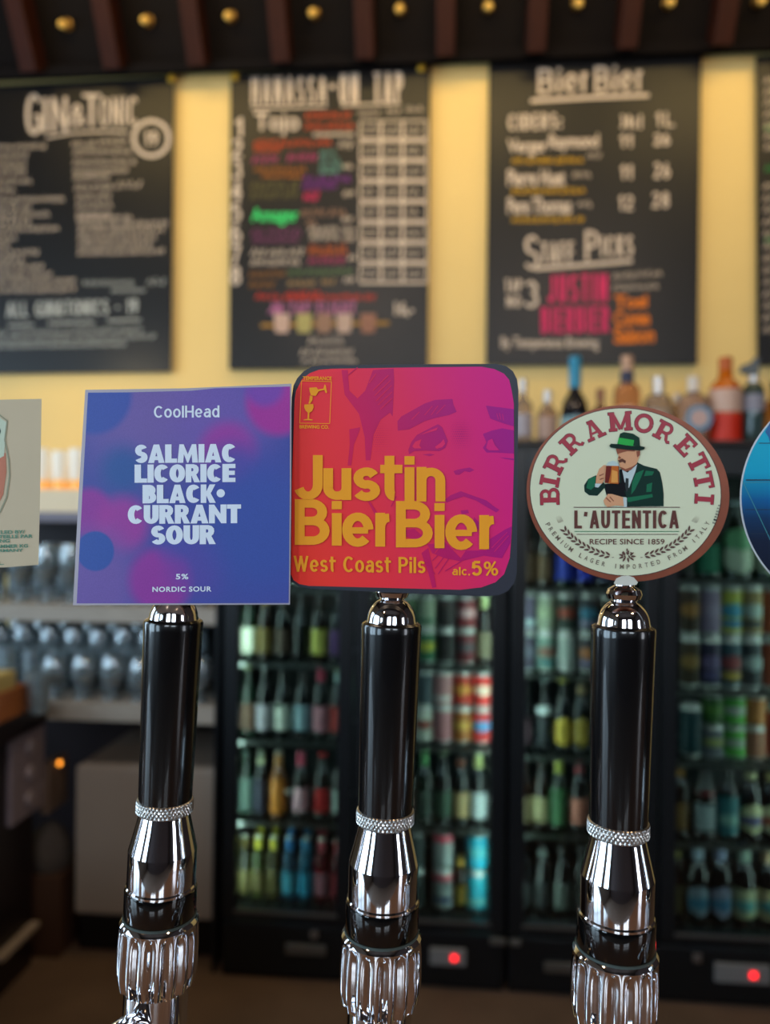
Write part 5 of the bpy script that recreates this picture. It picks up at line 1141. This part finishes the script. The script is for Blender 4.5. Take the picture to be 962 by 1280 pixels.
# ---- Justin BierBier badge
pl = badge_plane(m_mid, 0.0150)
Z5 = lambda x, y: (350 + x * 0.32225, 440 + y * 0.32225)
TB = 0.003
rimp = [(45, 175), (52, 130), (66, 102), (92, 74), (122, 58), (160, 52), (500, 48), (840, 46), (875, 54), (902, 74), (918, 105), (924, 150), (921, 400), (917, 860), (908, 895), (885, 925), (850, 943), (800, 948), (500, 936), (110, 918), (70, 908), (45, 890), (33, 865), (36, 600)]
M_rim = mat('dark_slate_board_rim', '262a38', 0.45, var=0.1, scale=200)
bj = slab_poly('badge', [Z5(*p) for p in rimp], pl, TB / 2, -TB / 2, M_rim, t_mid, 'square badge with rounded corners and dark rim')
bj.data.materials.append(M_rim)
redp = [(56, 190), (62, 150), (85, 105), (115, 82), (150, 69), (200, 65), (500, 60), (780, 57), (830, 66), (868, 84), (888, 108), (898, 150), (906, 200), (907, 420), (898, 700), (890, 800), (868, 862), (835, 893), (780, 913), (700, 922), (560, 919), (300, 912), (110, 907), (74, 900), (52, 885), (42, 862), (46, 500)]
def l5(x, y): return tuple(pl.pt(*Z5(x, y), TB / 2))
M_jred = ramp_mat('red_to_magenta_print', l5(80, 640), l5(1000, 330), [(0.0, 'ea3a30'), (0.28, 'e63444'), (0.55, 'de2c5e'), (0.8, 'd41e7c'), (1.0, 'cc1688')], 0.4)
M_jsk = ramp_mat('sketch_print', l5(80, 640), l5(1000, 330), [(0.0, 'd62440'), (0.28, 'cc1c56'), (0.55, 'b81868'), (0.8, 'a61280'), (1.0, '9a108c')], 0.4)
polys('printed_face', [[Z5(*p) for p in redp]], pl, TB / 2 + 0.00012, M_jred, bj, 'red to magenta printed ground')
sk = []
def SKP(*pts): sk.append([Z5(*p) for p in pts])
q4 = lambda x, y: (342 + x * 0.645, 62 + y * 0.645)      # the closer look at the eyes -> badge grid
# hair mass and strands
SKP((238, 70), (262, 70), (268, 150), (300, 180), (330, 150), (360, 70), (440, 64), (442, 110), (436, 250), (426, 235), (390, 262), (362, 320), (350, 420), (332, 420), (328, 330), (306, 240), (250, 165))
SKP((268, 300), (310, 292), (308, 306), (286, 360), (276, 440), (262, 440), (270, 360))
SKP((455, 268), (470, 250), (560, 200), (600, 186), (668, 182), (672, 205), (684, 232), (655, 244), (600, 256), (560, 268), (500, 300), (456, 305))     # brow
SKP((798, 208), (860, 216), (906, 222), (906, 288), (870, 278), (815, 258))                                                                          # other brow
SKP(q4(185, 520 - 0), q4(246, 440)) if False else None
eye = [(497, 380), (508, 350), (530, 322), (572, 300), (612, 280), (628, 292), (640, 320), (650, 345), (640, 372), (618, 384), (560, 382), (520, 384), (500, 396)]
SKP(*eye)
SKP((786, 318), (820, 305), (860, 296), (906, 304), (906, 394), (840, 390), (800, 390), (786, 372), (800, 350))
SKP((552, 398), (580, 394), (600, 398), (580, 404)); SKP((850, 408), (906, 414), (906, 420), (870, 414))
SKP((672, 462), (690, 456), (712, 452), (735, 448), (752, 458), (735, 466), (715, 462), (695, 476), (680, 476))
SKP((640, 572), (660, 556), (700, 540), (722, 548), (760, 562), (800, 576), (830, 600), (850, 612), (838, 622), (800, 600), (760, 576), (712, 560), (668, 574), (645, 584))
SKP((700, 615), (728, 612), (732, 625), (704, 630))
SKP((486, 690), (520, 686), (560, 720), (520, 728), (488, 716)); SKP((570, 746), (640, 738), (700, 800), (720, 770), (800, 770), (806, 730), (870, 690), (898, 676), (893, 740), (860, 800), (790, 790), (700, 812), (640, 800), (590, 780))
SKP((548, 780), (574, 760), (590, 830), (606, 912), (590, 915), (576, 860))
SKP((340, 580), (350, 582), (378, 625), (392, 650), (372, 640)); SKP((752, 640), (806, 700), (800, 720), (750, 670))
v_, f_ = tri2d(sk)
flat('face_sketch', v_, f_, pl, TB / 2 + 0.00022, M_jsk, bj, 'darker magenta line drawing of a face')
# light gaps inside the drawing and hatch strokes
hp = []
for e in ([(512, 366), (524, 348), (548, 338), (540, 362), (548, 374), (520, 374)], [(600, 368), (622, 352), (634, 338), (640, 356), (628, 370), (606, 376)], [(540, 322), (580, 304), (612, 292), (606, 304), (570, 314)], [(798, 372), (806, 344), (822, 336), (832, 360), (850, 382), (810, 382)]):
    hp.append([Z5(*p) for p in e])
v_, f_ = tri2d(hp)
o2 = (list(v_), list(f_))
for (a0, b0) in (((360, 150), (420, 90)), ((366, 170), (428, 110)), ((372, 190), (432, 130)), ((380, 205), (434, 155)), ((388, 222), (434, 180)), ((345, 120), (372, 84)), ((510, 262), (540, 232)), ((560, 245), (590, 210)), ((585, 245), (612, 208)), ((606, 240), (640, 205)), ((840, 238), (846, 262)), ((850, 236), (856, 262)), ((862, 240), (866, 266)), ((600, 780), (624, 750)), ((820, 760), (880, 700)), ((830, 775), (886, 712))):
    stroke2([Z5(*a0), Z5(*b0)], 0.9, o2)
flat('face_sketch', o2[0], o2[1], pl, TB / 2 + 0.00040, M_jred, bj, 'lighter gaps in the face drawing')['kind'] = 'stuff'
o3 = ([], [])
for (a0, b0) in (((590, 810), (640, 760)), ((600, 840), (655, 770)), ((612, 862), (668, 780)), ((560, 800), (600, 862)), ((640, 850), (720, 800)), ((250, 100), (300, 60)), ((430, 600), (450, 560))):
    stroke2([Z5(*a0), Z5(*b0)], 1.1, o3)
for gx in range(16):
    for gy in range(14):
        x = 664 + gx * 8 + (gy % 2) * 4; y = 255 + gy * 9
        q = math.hypot((x - 700) / 50, (y - 320) / 70)
        if q < 1:
            c = Z5(x, y); r_ = 0.75 * (1 - q) + 0.25; b0 = len(o3[0])
            o3[0].extend([(c[0] - r_, c[1]), (c[0], c[1] - r_), (c[0] + r_, c[1]), (c[0], c[1] + r_)]); o3[1].append((b0, b0 + 1, b0 + 2, b0 + 3))
for gx in range(14):
    for gy in range(16):
        x = 350 + gx * 8 + (gy % 2) * 4; y = 260 + gy * 9
        q = math.hypot((x - 380) / 60, (y - 330) / 80)
        if q < 1 and x > 352:
            c = Z5(x, y); r_ = 0.6 * (1 - q) + 0.2; b0 = len(o3[0])
            o3[0].extend([(c[0] - r_, c[1]), (c[0], c[1] - r_), (c[0] + r_, c[1]), (c[0], c[1] + r_)]); o3[1].append((b0, b0 + 1, b0 + 2, b0 + 3))
flat('halftone_dots', o3[0], o3[1], pl, TB / 2 + 0.00036, M_jsk, bj, 'printed halftone dots and hatching')['kind'] = 'stuff'
M_or = mat('orange_print', 'ec9e28', 0.5, spec=0.2)
def t5(bd, r, of, spc, slope=0.012, lb=None):
    a = Z5(r[0], r[1]); b_ = Z5(r[2], r[3])
    return text('lettering', bd, (a[0], a[1], b_[0], b_[1]), pl, TB / 2 + 0.00060, M_or, bj, slope, of, spc, lb or 'orange printed words')
o = ([], [])
W5 = 38 * 0.32225
def g5(ch, x0, y0, x1, y1, wt=W5):
    a = Z5(x0, y0); b_ = Z5(x1, y1)
    h = b_[1] - a[1]
    if ch in 'unser': h = h / XH * 1.0; h = (b_[1] - a[1] - wt) / XH + wt
    glyph(ch, a[0], b_[1] - h, b_[0] - a[0], h, wt, o)
for q in (('J', 52, 400, 165, 574), ('u', 167, 452, 276, 574), ('s', 281, 446, 388, 578), ('t', 388, 398, 474, 577), ('l', 482, 447, 521, 578), ('n', 529, 447, 640, 580),
          ('B', 57, 571, 192, 748), ('l', 200, 625, 239, 751), ('e', 240, 621, 362, 756), ('r', 369, 625, 452, 755), ('B', 449, 578, 592, 758), ('l', 598, 632, 638, 761), ('e', 640, 628, 764, 768), ('r', 772, 634, 858, 765)):
    g5(*q)
for x0, y0, x1, y1 in ((482, 404, 521, 437), (200, 578, 239, 610), (598, 586, 638, 617)):
    b0 = len(o[0]); o[0].extend([Z5(x0, y0), Z5(x1, y0), Z5(x1, y1), Z5(x0, y1)]); o[1].append((b0, b0 + 1, b0 + 2, b0 + 3))
flat('lettering', o[0], o[1], pl, TB / 2 + 0.00060, M_or, bj, 'large orange printed lettering in two rows')
def t6(bd, r, wt, gap=0.09, slope=0.012):
    a = Z5(r[0], r[1]); b_ = Z5(r[2], r[3]); gtext('lettering', bd, (a[0], a[1], b_[0], b_[1]), wt, pl, TB / 2 + 0.00060, M_or, bj, slope, gap, 'orange printed words')
t6('West Coast Pils', (52, 790, 563, 852), 3.3); t6('alc.', (667, 834, 736, 866), 2.0, 0.12); t6('5%', (741, 810, 847, 868), 3.8, 0.08)
t5('TEMPERANCE', (88, 94, 200, 109), 0.03, 1.0, 0.01); t5('BREWING CO.', (75, 283, 189, 297), 0.03, 1.0, 0.01)
o4 = ([], [])
for a0, b0 in (((83, 112), (199, 115)), ((199, 115), (192, 278)), ((192, 278), (76, 276)), ((76, 276), (83, 112))): stroke2([Z5(*a0), Z5(*b0)], 0.8, o4)
Zt = lambda x, y: (350 + x * 0.13514, 455 + y * 0.13514)
lg = [[Zt(*p) for p in q] for q in ([(270, 220), (335, 215), (350, 235), (400, 228), (410, 190), (420, 195), (435, 265), (422, 270), (408, 240), (355, 252), (330, 295), (285, 290), (272, 250)], [(275, 290), (300, 300), (298, 335), (275, 370), (262, 365), (270, 335)],
      [(225, 375), (305, 370), (310, 400), (295, 435), (270, 450), (268, 508), (300, 514), (300, 522), (215, 520), (218, 514), (252, 508), (256, 450), (235, 430), (222, 400)])]
v_, f_ = tri2d(lg); b0 = len(o4[0]); o4[0].extend(v_); o4[1].extend([tuple(i + b0 for i in f) for f in f_])
flat('emblem', o4[0], o4[1], pl, TB / 2 + 0.00060, M_or, bj, 'orange framed emblem of one glass poured into another')

# ---- oval Birra Moretti badge
pl = badge_plane(m_right, 0.0145)
ZM = lambda x, y: (660 + x * 0.25988, 500 + y * 0.25988)
def ell(cx, cy, a, b, rot=0.0, n=72):
    r = math.radians(rot); return [(cx + a * math.cos(2 * PI * i / n) * math.cos(r) - b * math.sin(2 * PI * i / n) * math.sin(r), cy + a * math.cos(2 * PI * i / n) * math.sin(r) + b * math.sin(2 * PI * i / n) * math.cos(r)) for i in range(n)]
TM = 0.0035
bm_ = slab_poly('badge', ell(784.5, 616.8, 127, 110.2, 6), pl, TM / 2, -TM / 2, mat('copper_brown_rim', '8a4c38', 0.35, 0.35, var=0.25, scale=120), t_right, 'oval badge with a copper brown rim')
M_mint = mat('pale_cream_green_print', 'cfd8bc', 0.4, var=0.02, scale=50)
polys('ground', [ell(781.5, 615.0, 120.3, 105.2, 7)], pl, TM / 2 + 0.0001, mat('thin_dark_line', '4a2a24', 0.4), bm_)
polys('ground', [ell(781.5, 615.0, 119.2, 104.2, 7)], pl, TM / 2 + 0.0002, M_mint, bm_, 'pale cream green printed ground')
# chrome notch of the mount showing at the bottom of the badge
slab_poly('clip', [(767, 729), (770, 723), (777, 720), (785, 719.5), (792, 722), (797, 728), (795, 731), (782, 732), (770, 731)], pl, TM / 2 + 0.0012, TM / 2 + 0.0001, mat('white_clip', 'c8ccc4', 0.3), bm_, 'small pale clip at the bottom of the badge')
def slabletter(ch):
    o = ([], []); w = 0.24; s = 0.16; top, bt = 1.0, 0.0
    def st(*p, ww=w): stroke2(list(p), ww, o)
    if ch == 'B':
        st((0.24, 0), (0.24, 1)); st((0.0, s / 2), (0.45, s / 2), ww=s); st((0.0, 1 - s / 2), (0.45, 1 - s / 2), ww=s); st((0.3, 0.52), (0.5, 0.52), ww=s)
        stroke2([(0.42, 1 - s / 2)] + arc(0.48, 0.725, 0.22, 0.21, 85, -85, 8) + [(0.42, 0.52)], 0.15, o); stroke2([(0.42, 0.52)] + arc(0.50, 0.29, 0.26, 0.225, 85, -85, 8) + [(0.42, s / 2)], 0.16, o); W_ = 0.86
    elif ch == 'I':
        st((0.25, 0), (0.25, 1)); st((0, s / 2), (0.5, s / 2), ww=s); st((0, 1 - s / 2), (0.5, 1 - s / 2), ww=s); W_ = 0.5
    elif ch == 'R':
        st((0.24, 0), (0.24, 1)); st((0.0, s / 2), (0.46, s / 2), ww=s); st((0.0, 1 - s / 2), (0.45, 1 - s / 2), ww=s); st((0.3, 0.44), (0.5, 0.44), ww=s)
        stroke2([(0.42, 1 - s / 2)] + arc(0.50, 0.69, 0.24, 0.245, 85, -85, 8) + [(0.42, 0.44)], 0.16, o)
        st((0.46, 0.46), (0.62, 0.38), (0.70, 0.16), (0.80, 0.06), (0.92, 0.12), ww=0.15); W_ = 0.92
    elif ch == 'A':
        st((0.18, 0.04), (0.44, 0.97), ww=0.12); st((0.76, 0.04), (0.50, 0.97), ww=0.20); st((0.28, 0.34), (0.68, 0.34), ww=0.11); st((0.0, s / 2), (0.36, s / 2), ww=s); st((0.54, s / 2), (0.98, s / 2), ww=s); st((0.28, 0.94), (0.58, 0.94), ww=s); W_ = 0.98
    elif ch == 'M':
        st((0.20, 0), (0.20, 1)); st((0.98, 0), (0.98, 1)); st((0.20, 0.97), (0.58, 0.10), ww=0.17); st((0.98, 0.97), (0.60, 0.10), ww=0.15)
        for a0, b0, z in ((0, 0.42, 0), (0.76, 1.18, 0), (0.0, 0.3, 1), (0.88, 1.18, 1)): st((a0, s / 2 if z == 0 else 1 - s / 2), (b0, s / 2 if z == 0 else 1 - s / 2), ww=s)
        W_ = 1.18
    elif ch == 'O':
        stroke2(arc(0.48, 0.5, 0.38, 0.41, 0, 360, 24), 0.19, o); W_ = 0.96
    elif ch == 'E':
        st((0.24, 0), (0.24, 1)); st((0.0, s / 2), (0.78, s / 2), ww=s); st((0.0, 1 - s / 2), (0.76, 1 - s / 2), ww=s); st((0.3, 0.5), (0.56, 0.5), ww=s); st((0.74, 0), (0.74, 0.30), ww=0.12); st((0.72, 1), (0.72, 0.72), ww=0.12); st((0.54, 0.36), (0.54, 0.64), ww=0.11); W_ = 0.82
    elif ch == 'T':
        st((0.42, 0), (0.42, 1)); st((0.2, s / 2), (0.64, s / 2), ww=s); st((0, 1 - s / 2), (0.84, 1 - s / 2), ww=s); st((0.06, 1), (0.06, 0.70), ww=0.12); st((0.78, 1), (0.78, 0.70), ww=0.12); W_ = 0.84
    return o, W_
M_mr = mat('dark_red_print', 'a02a3c', 0.4); M_mrd = mat('deep_red_outline', '5c1a26', 0.4)
lets = [('B', 103, 463), ('I', 103, 390), ('R', 130, 305), ('R', 207, 207), ('A', 315, 143), ('M', 442, 103), ('O', 556, 112), ('R', 655, 152), ('E', 757, 218), ('T', 818, 303), ('T', 843, 388), ('I', 846, 477)]
va, fa, vb, fb = [], [], [], []
for ch, x, y in lets:
    (v2, f2), wd = slabletter(ch)
    nx, ny = (x - 472) / 372 ** 2, (y - 455) / 350 ** 2
    if ch == 'I' and x > 800: ny += 0.0
    l = math.hypot(nx, ny); nx /= l; ny /= l
    tx, ty = -ny, nx                      # along the baseline, reading clockwise
    H = 90; WS = 94
    for (vv, ff, grow) in ((va, fa, 0.0), (vb, fb, 0.035)):
        b0 = len(vv)
        for (px_, py_) in v2:
            cxx, cyy = px_ - wd / 2, py_ - 0.5
            cxx *= (1 + grow * 1.6); cyy *= (1 + grow * 1.6)
            vv.append(ZM(x + tx * cxx * WS + nx * cyy * H, y + ty * cxx * WS + ny * cyy * H))
        ff.extend([tuple(b0 + i for i in f) for f in f2])
flat('lettering', vb, fb, pl, TM / 2 + 0.00030, M_mrd, bm_, 'dark outline of the arched lettering')
flat('lettering', va, fa, pl, TM / 2 + 0.00038, M_mr, bm_, 'arched red slab lettering')
M_br = mat('brown_print', '5a2c24', 0.4); M_gp = mat('green_print', '2c7a4c', 0.4)
def tm(bd, r, of, spc, m=M_br, lb=None):
    a = ZM(r[0], r[1]); b_ = ZM(r[2], r[3]); return text('lettering', bd, (a[0], a[1], b_[0], b_[1]), pl, TM / 2 + 0.0004, m, bm_, 0.0, of, spc, lb)
a = ZM(221, 531); b_ = ZM(724, 618); gtext('lettering', "L'AUTENTICA", (a[0], a[1], b_[0], b_[1]), 4.2, pl, TM / 2 + 0.0004, M_br, bm_, 0.0, 0.10, 'brown printed capitals between thin rules'); tm('RECIPE SINCE 1859', (295, 668, 655, 695), 0.012, 1.05, lb='small brown line RECIPE SINCE 1859')
for (x0, x1, y, w, m) in ((218, 729, 516, 1.0, M_br), (222, 726, 632, 0.9, M_gp), (232, 720, 646, 0.8, M_br)):
    o = ([], []); stroke2([ZM(x0, y), ZM(x1, y)], w, o); flat('rule', o[0], o[1], pl, TM / 2 + 0.0004, m, bm_)
va, fa = [], []
word = 'PREMIUM LAGER IMPORTED FROM ITALY'
for i, ch in enumerate(word):
    if ch == ' ': continue
    th = math.radians(154 - (154 - 25) * i / (len(word) - 1))
    x = 476 + 424 * math.cos(th); y = 440 + 362 * math.sin(th)
    nx, ny = -math.cos(th) / 424, -math.sin(th) / 362; l = math.hypot(nx, ny); nx /= l; ny /= l
    tx, ty = -ny, nx
    v2, f2 = text2d(ch, 0.01, 1.0); wd = 15 if ch not in 'MI' else (19 if ch == 'M' else 4)
    b0 = len(va)
    va += [ZM(x + tx * (a - 0.5) * wd + nx * (b - 0.5) * 22, y + ty * (a - 0.5) * wd + ny * (b - 0.5) * 22) for a, b in v2]; fa += [tuple(b0 + k for k in f) for f in f2]
flat('lettering', va, fa, pl, TM / 2 + 0.0004, mat('soft_brown_print', '6a5c50', 0.4), bm_, 'tiny curved line of capitals along the lower rim')
o = ([], [])
for i, ch in enumerate('F198573'):
    v2, f2 = text2d(ch, 0.02, 1.0); b0 = len(o[0]); cx0, cy0 = 893 + i * 4.3, 590 - i * 13.5
    ux, uy = 0.28, -0.96; vx, vy = -0.96, -0.28
    o[0].extend([ZM(cx0 + ux * (a - 0.5) * 9 + vx * (b - 0.5) * 13, cy0 + uy * (a - 0.5) * 9 + vy * (b - 0.5) * 13) for a, b in v2]); o[1].extend([tuple(b0 + k for k in f) for f in f2])
flat('lettering', o[0], o[1], pl, TM / 2 + 0.0004, mat('dark_code_print', '2c3434', 0.4), bm_, 'tiny dark code at the right rim')
leaf = []
def leafp(x, y, ang, L_=17, w_=6.5):
    c, s2 = math.cos(ang), math.sin(ang)
    leaf.append([ZM(x + px_ * c - py_ * s2, y + px_ * s2 + py_ * c) for px_, py_ in ((-L_, 0), (-L_ * 0.4, -w_), (L_ * 0.4, -w_ * 0.8), (L_, 0), (L_ * 0.4, w_ * 0.8), (-L_ * 0.4, w_))])
for side in (-1, 1):
    for i in range(11):
        f = i / 10
        th = math.radians(150 - 40 * f - 5) ; 
        x = 476 + 372 * math.cos(th) * 1.0; y = 440 + 318 * math.sin(th)
        tg = math.atan2(-372 * 0 + 318 * math.cos(th), -372 * math.sin(th))
        for k, da in ((-1, 0.5), (1, -0.5)):
            nx, ny = math.cos(th), math.sin(th)
            xx = x + nx * k * 9; yy = y + ny * k * 9
            an = tg + da
            if side == 1: xx = 952 - xx; an = PI - an
            leafp(xx, yy, an, 15, 5.5)
    for k in range(5):
        x = 146 + k * 5; xx = x if side == -1 else 952 - x
        o = None
        leaf.append([ZM(xx, 592 - k * 2), ZM(xx + side * 1.5 * 0 + 2, 592 - k * 2), ZM(xx - side * -18 * -1 * 0 + (-18 if side == -1 else 18) + 2, 560 - k * 2)])
for i in range(9):
    a_ = 2 * PI * i / 9; leafp(475 + 30 * math.cos(a_), 752 + 18 * math.sin(a_), a_, 13, 5)
for i in range(5):
    leafp(455 + i * 10, 738 + (i % 2) * 16, 1.2, 9, 4)
leafp(475, 722, PI / 2, 10, 4); leafp(407, 757, 0, 7, 1.6); leafp(545, 757, 0, 7, 1.6)
polys('wheat_wreath', leaf, pl, TM / 2 + 0.0004, mat('soft_wheat_brown', '5c4038', 0.4), bm_, 'printed brown wheat ears and hop cone')
ZP = lambda x, y: (720 + x * 0.11435, 530 + y * 0.11435)
man = [('jacket', '10302a', [[(660, 415), (740, 455), (880, 490), (915, 530), (940, 640), (955, 760), (955, 900), (550, 905), (545, 800), (330, 780), (308, 700), (230, 785), (140, 780), (90, 740), (85, 670), (130, 600), (215, 560), (300, 640), (310, 655), (470, 655), (470, 500), (500, 490), (590, 520)]]),
       ('jacket_light', '1c6a4c', [[(130, 605), (212, 568), (205, 680), (160, 720), (110, 700)], [(690, 520), (740, 500), (700, 600), (640, 720), (600, 770), (610, 640), (650, 540)], [(770, 660), (830, 640), (820, 740), (765, 745)], [(552, 805), (830, 765), (835, 800), (565, 855)], [(760, 510), (850, 520), (830, 560), (740, 570)]]),
       ('waistcoat', '0c0f14', [[(310, 655), (500, 640), (545, 790), (330, 780)], [(480, 495), (505, 505), (545, 660), (545, 740), (500, 700)]]),
       ('shirt', 'b8ccd0', [[(500, 500), (560, 532), (665, 440), (645, 520), (575, 700), (530, 640)], [(205, 650), (278, 652), (240, 695), (205, 690)], [(502, 800), (552, 805), (552, 908), (520, 908)]]),
       ('tie', '2a3436', [[(540, 590), (572, 596), (570, 720), (548, 748), (532, 680)]]),
       ('skin', 'cf9c78', [[(430, 270), (448, 325), (462, 345), (450, 385), (468, 425), (476, 478), (540, 522), (600, 500), (660, 432), (690, 350), (690, 280), (560, 270)], [(250, 490), (300, 448), (325, 452), (320, 520), (315, 600), (280, 652), (212, 648), (220, 570)], [(296, 838), (345, 765), (390, 765), (510, 800), (520, 898), (430, 890), (340, 908), (310, 880)]]),
       ('skin_shade', '8a5240', [[(655, 300), (698, 288), (696, 340), (665, 368)], [(430, 268), (640, 275), (640, 300), (560, 296), (500, 312), (450, 330)], [(476, 478), (540, 522), (600, 500), (655, 440), (600, 470), (540, 492), (490, 470)], [(250, 560), (300, 540), (302, 550), (252, 572)], [(255, 600), (300, 586), (302, 596), (258, 612)], [(330, 800), (380, 850), (372, 858), (322, 812)], [(370, 790), (412, 840), (404, 848), (362, 800)], [(465, 350), (490, 365), (478, 385), (458, 372)]]),
       ('moustache', '5c3a30', [[(455, 398), (500, 376), (542, 402), (536, 432), (505, 414), (470, 424)]]),
       ('hat_crown', '14382c', [[(478, 105), (520, 88), (620, 105), (690, 150), (697, 245), (450, 222)]]),
       ('hat_band', '2faa4c', [[(465, 148), (632, 176), (620, 243), (448, 216)]]),
       ('hat_brim', '0e2a24', [[(360, 238), (380, 214), (450, 220), (620, 242), (700, 240), (752, 252), (742, 276), (690, 290), (560, 282), (430, 267), (375, 256)]]),
       ('foam', 'b4cccc', [[(325, 458), (345, 420), (400, 400), (450, 418), (470, 460)]]),
       ('beer', 'b8642c', [[(326, 456), (466, 458), (466, 655), (310, 645)]]),
       ('beer_dark', '6a2420', [[(328, 458), (385, 460), (372, 560), (350, 645), (312, 640)], [(460, 458), (467, 458), (467, 655), (460, 655)]]),
       ('beer_light', 'd89a50', [[(390, 500), (450, 520), (455, 640), (380, 640)]])]
for i, (nm, c, ps) in enumerate(man):
    polys('printed_' + nm, [[ZP(*p) for p in q] for q in ps], pl, TM / 2 + 0.0003 + i * 0.00005, mat('print_' + nm, c, 0.5, spec=0.15), bm_, 'printed %s of the drinking man in the green hat' % nm.replace('_', ' '))

# ---- beige paper badge at the left edge
pl = badge_plane(m_far, 0.0155)
M_beige = mat('beige_paper', 'b9ad92', 0.6, var=0.03, scale=80)
bb = slab_poly('badge', [(-188, 503), (-60, 501), (52, 498.5), (50.5, 600), (48, 706), (10, 709), (-60, 712), (-190, 714)], pl, TH / 2, -TH / 2, M_beige, t_far, 'beige paper badge')
M_gl = mat('olive_outline_print', '84866c', 0.5); M_org = mat('dull_orange_print', 'b0684a', 0.5); M_mnt = mat('pale_mint_print', 'b4c4b0', 0.5); M_grn = mat('green_small_print', '4a8068', 0.5)
o = ([], []); stroke2([(-140, 525), (-130, 520), (0, 519), (9, 526), (6, 550), (11, 575), (12, 595), (8, 622), (0, 640), (-20, 655), (-65, 662), (-110, 655), (-138, 630), (-142, 590), (-138, 550), (-140, 525)], 2.0, o)
flat('emblem_outline', o[0], o[1], pl, TH / 2 + 0.0002, M_gl, bb, 'olive outline of a printed glass emblem')
polys('emblem', [[(-132, 576), (-10, 572), (7, 566), (8, 590), (4, 618), (-4, 634), (-24, 648), (-65, 654), (-105, 648), (-130, 622)]], pl, TH / 2 + 0.00015, M_org, bb, 'dull orange field of the emblem')
polys('emblem', [[(-132, 528), (0, 522), (8, 528), (5, 570), (-10, 578), (-132, 582)]], pl, TH / 2 + 0.00018, M_mnt, bb, 'pale mint band of the emblem')
polys('emblem', [arc(-3, 539, 4, 5, 0, 345, 12)], pl, TH / 2 + 0.00028, mat('dark_green_print', '24443a', 0.5), bb)
for bd, x0, x1, y in (('BRAUEREI BOTTLED BY/', -62, 31, 666.5), ('EMBOUTEILLE PAR', -30, 41, 671.5), ('ABFUELLUNG', -40, 12, 677), ('KLEINHAMMER KG', -32, 35, 683.5), ('BAYERN, GERMANY', -50, 29, 689.5), ('ALC. 5% VOL.', -60, 5, 705)):
    text('lettering', bd, (x0, y - 2.2, x1, y + 2.2), pl, TH / 2 + 0.0003, M_grn, bb, -0.02, 0.03, 1.0, 'tiny green printed line')

# ---- round blue badge at the right edge
pl = badge_plane(m_far2, 0.0150)
rb = slab_poly('badge', ell(1069, 622, 144.8, 142, 0, 96), pl, TM / 2, -TM / 2, mat('white_badge_edge', 'c4ccd4', 0.3), t_far2, 'round badge with a thin white edge')
def lr(x, y): return tuple(pl.pt(x, y, TM / 2))
M_bl = ramp_mat('cyan_to_navy_print', lr(1069, 480), lr(1060, 765), [(0.0, '0e78b0'), (0.22, '10a6c8'), (0.40, '0e9cc4'), (0.52, '0c5a94'), (0.60, '12355c'), (0.70, '16223a'), (1.0, '12141e')], 0.3, 0.2)
polys('printed_face', [ell(1070, 622, 143.6, 140.8, 0, 96)], pl, TM / 2 + 0.00015, M_bl, rb, 'cyan to navy printed field')
o = ([], [])
dk = mat('dark_panel_line', '0c2438', 0.4)
for y, w in ((554, 1.0), (600, 1.6), (637, 0.8), (667, 0.6)):
    hx = 140 * math.sqrt(max(0, 1 - ((y - 622) / 139) ** 2)); stroke2([(1070 - hx, y), (1070 + hx, y)], w, o)
flat('panel_line', o[0], o[1], pl, TM / 2 + 0.0003, dk, rb, 'thin dark horizontal lines')
o = ([], []); stroke2([(928, 602), (962, 674), (985, 722)], 0.9, o); stroke2([(930, 603), (1200, 601)], 0.6, o)
flat('panel_line', o[0], o[1], pl, TM / 2 + 0.00035, mat('teal_line', '3a8a98', 0.4), rb, 'thin teal lines')
polys('printed_shape', [[(956, 540), (962, 528), (985, 512), (1020, 500), (1010, 552), (962, 553), (960, 546)]], pl, TM / 2 + 0.00025, mat('deep_blue_print', '0e5a98', 0.35), rb, 'deeper blue printed shape near the top')

# put each tap's origin at its foot
for t in (t_left, t_mid, t_right, t_far, t_far2):
    zf = HZ(1352)
    t.matrix_world = t.matrix_world @ Matrix.Translation((0, 0, zf))
    for ch in t.children: ch.location = (0, 0, -zf)
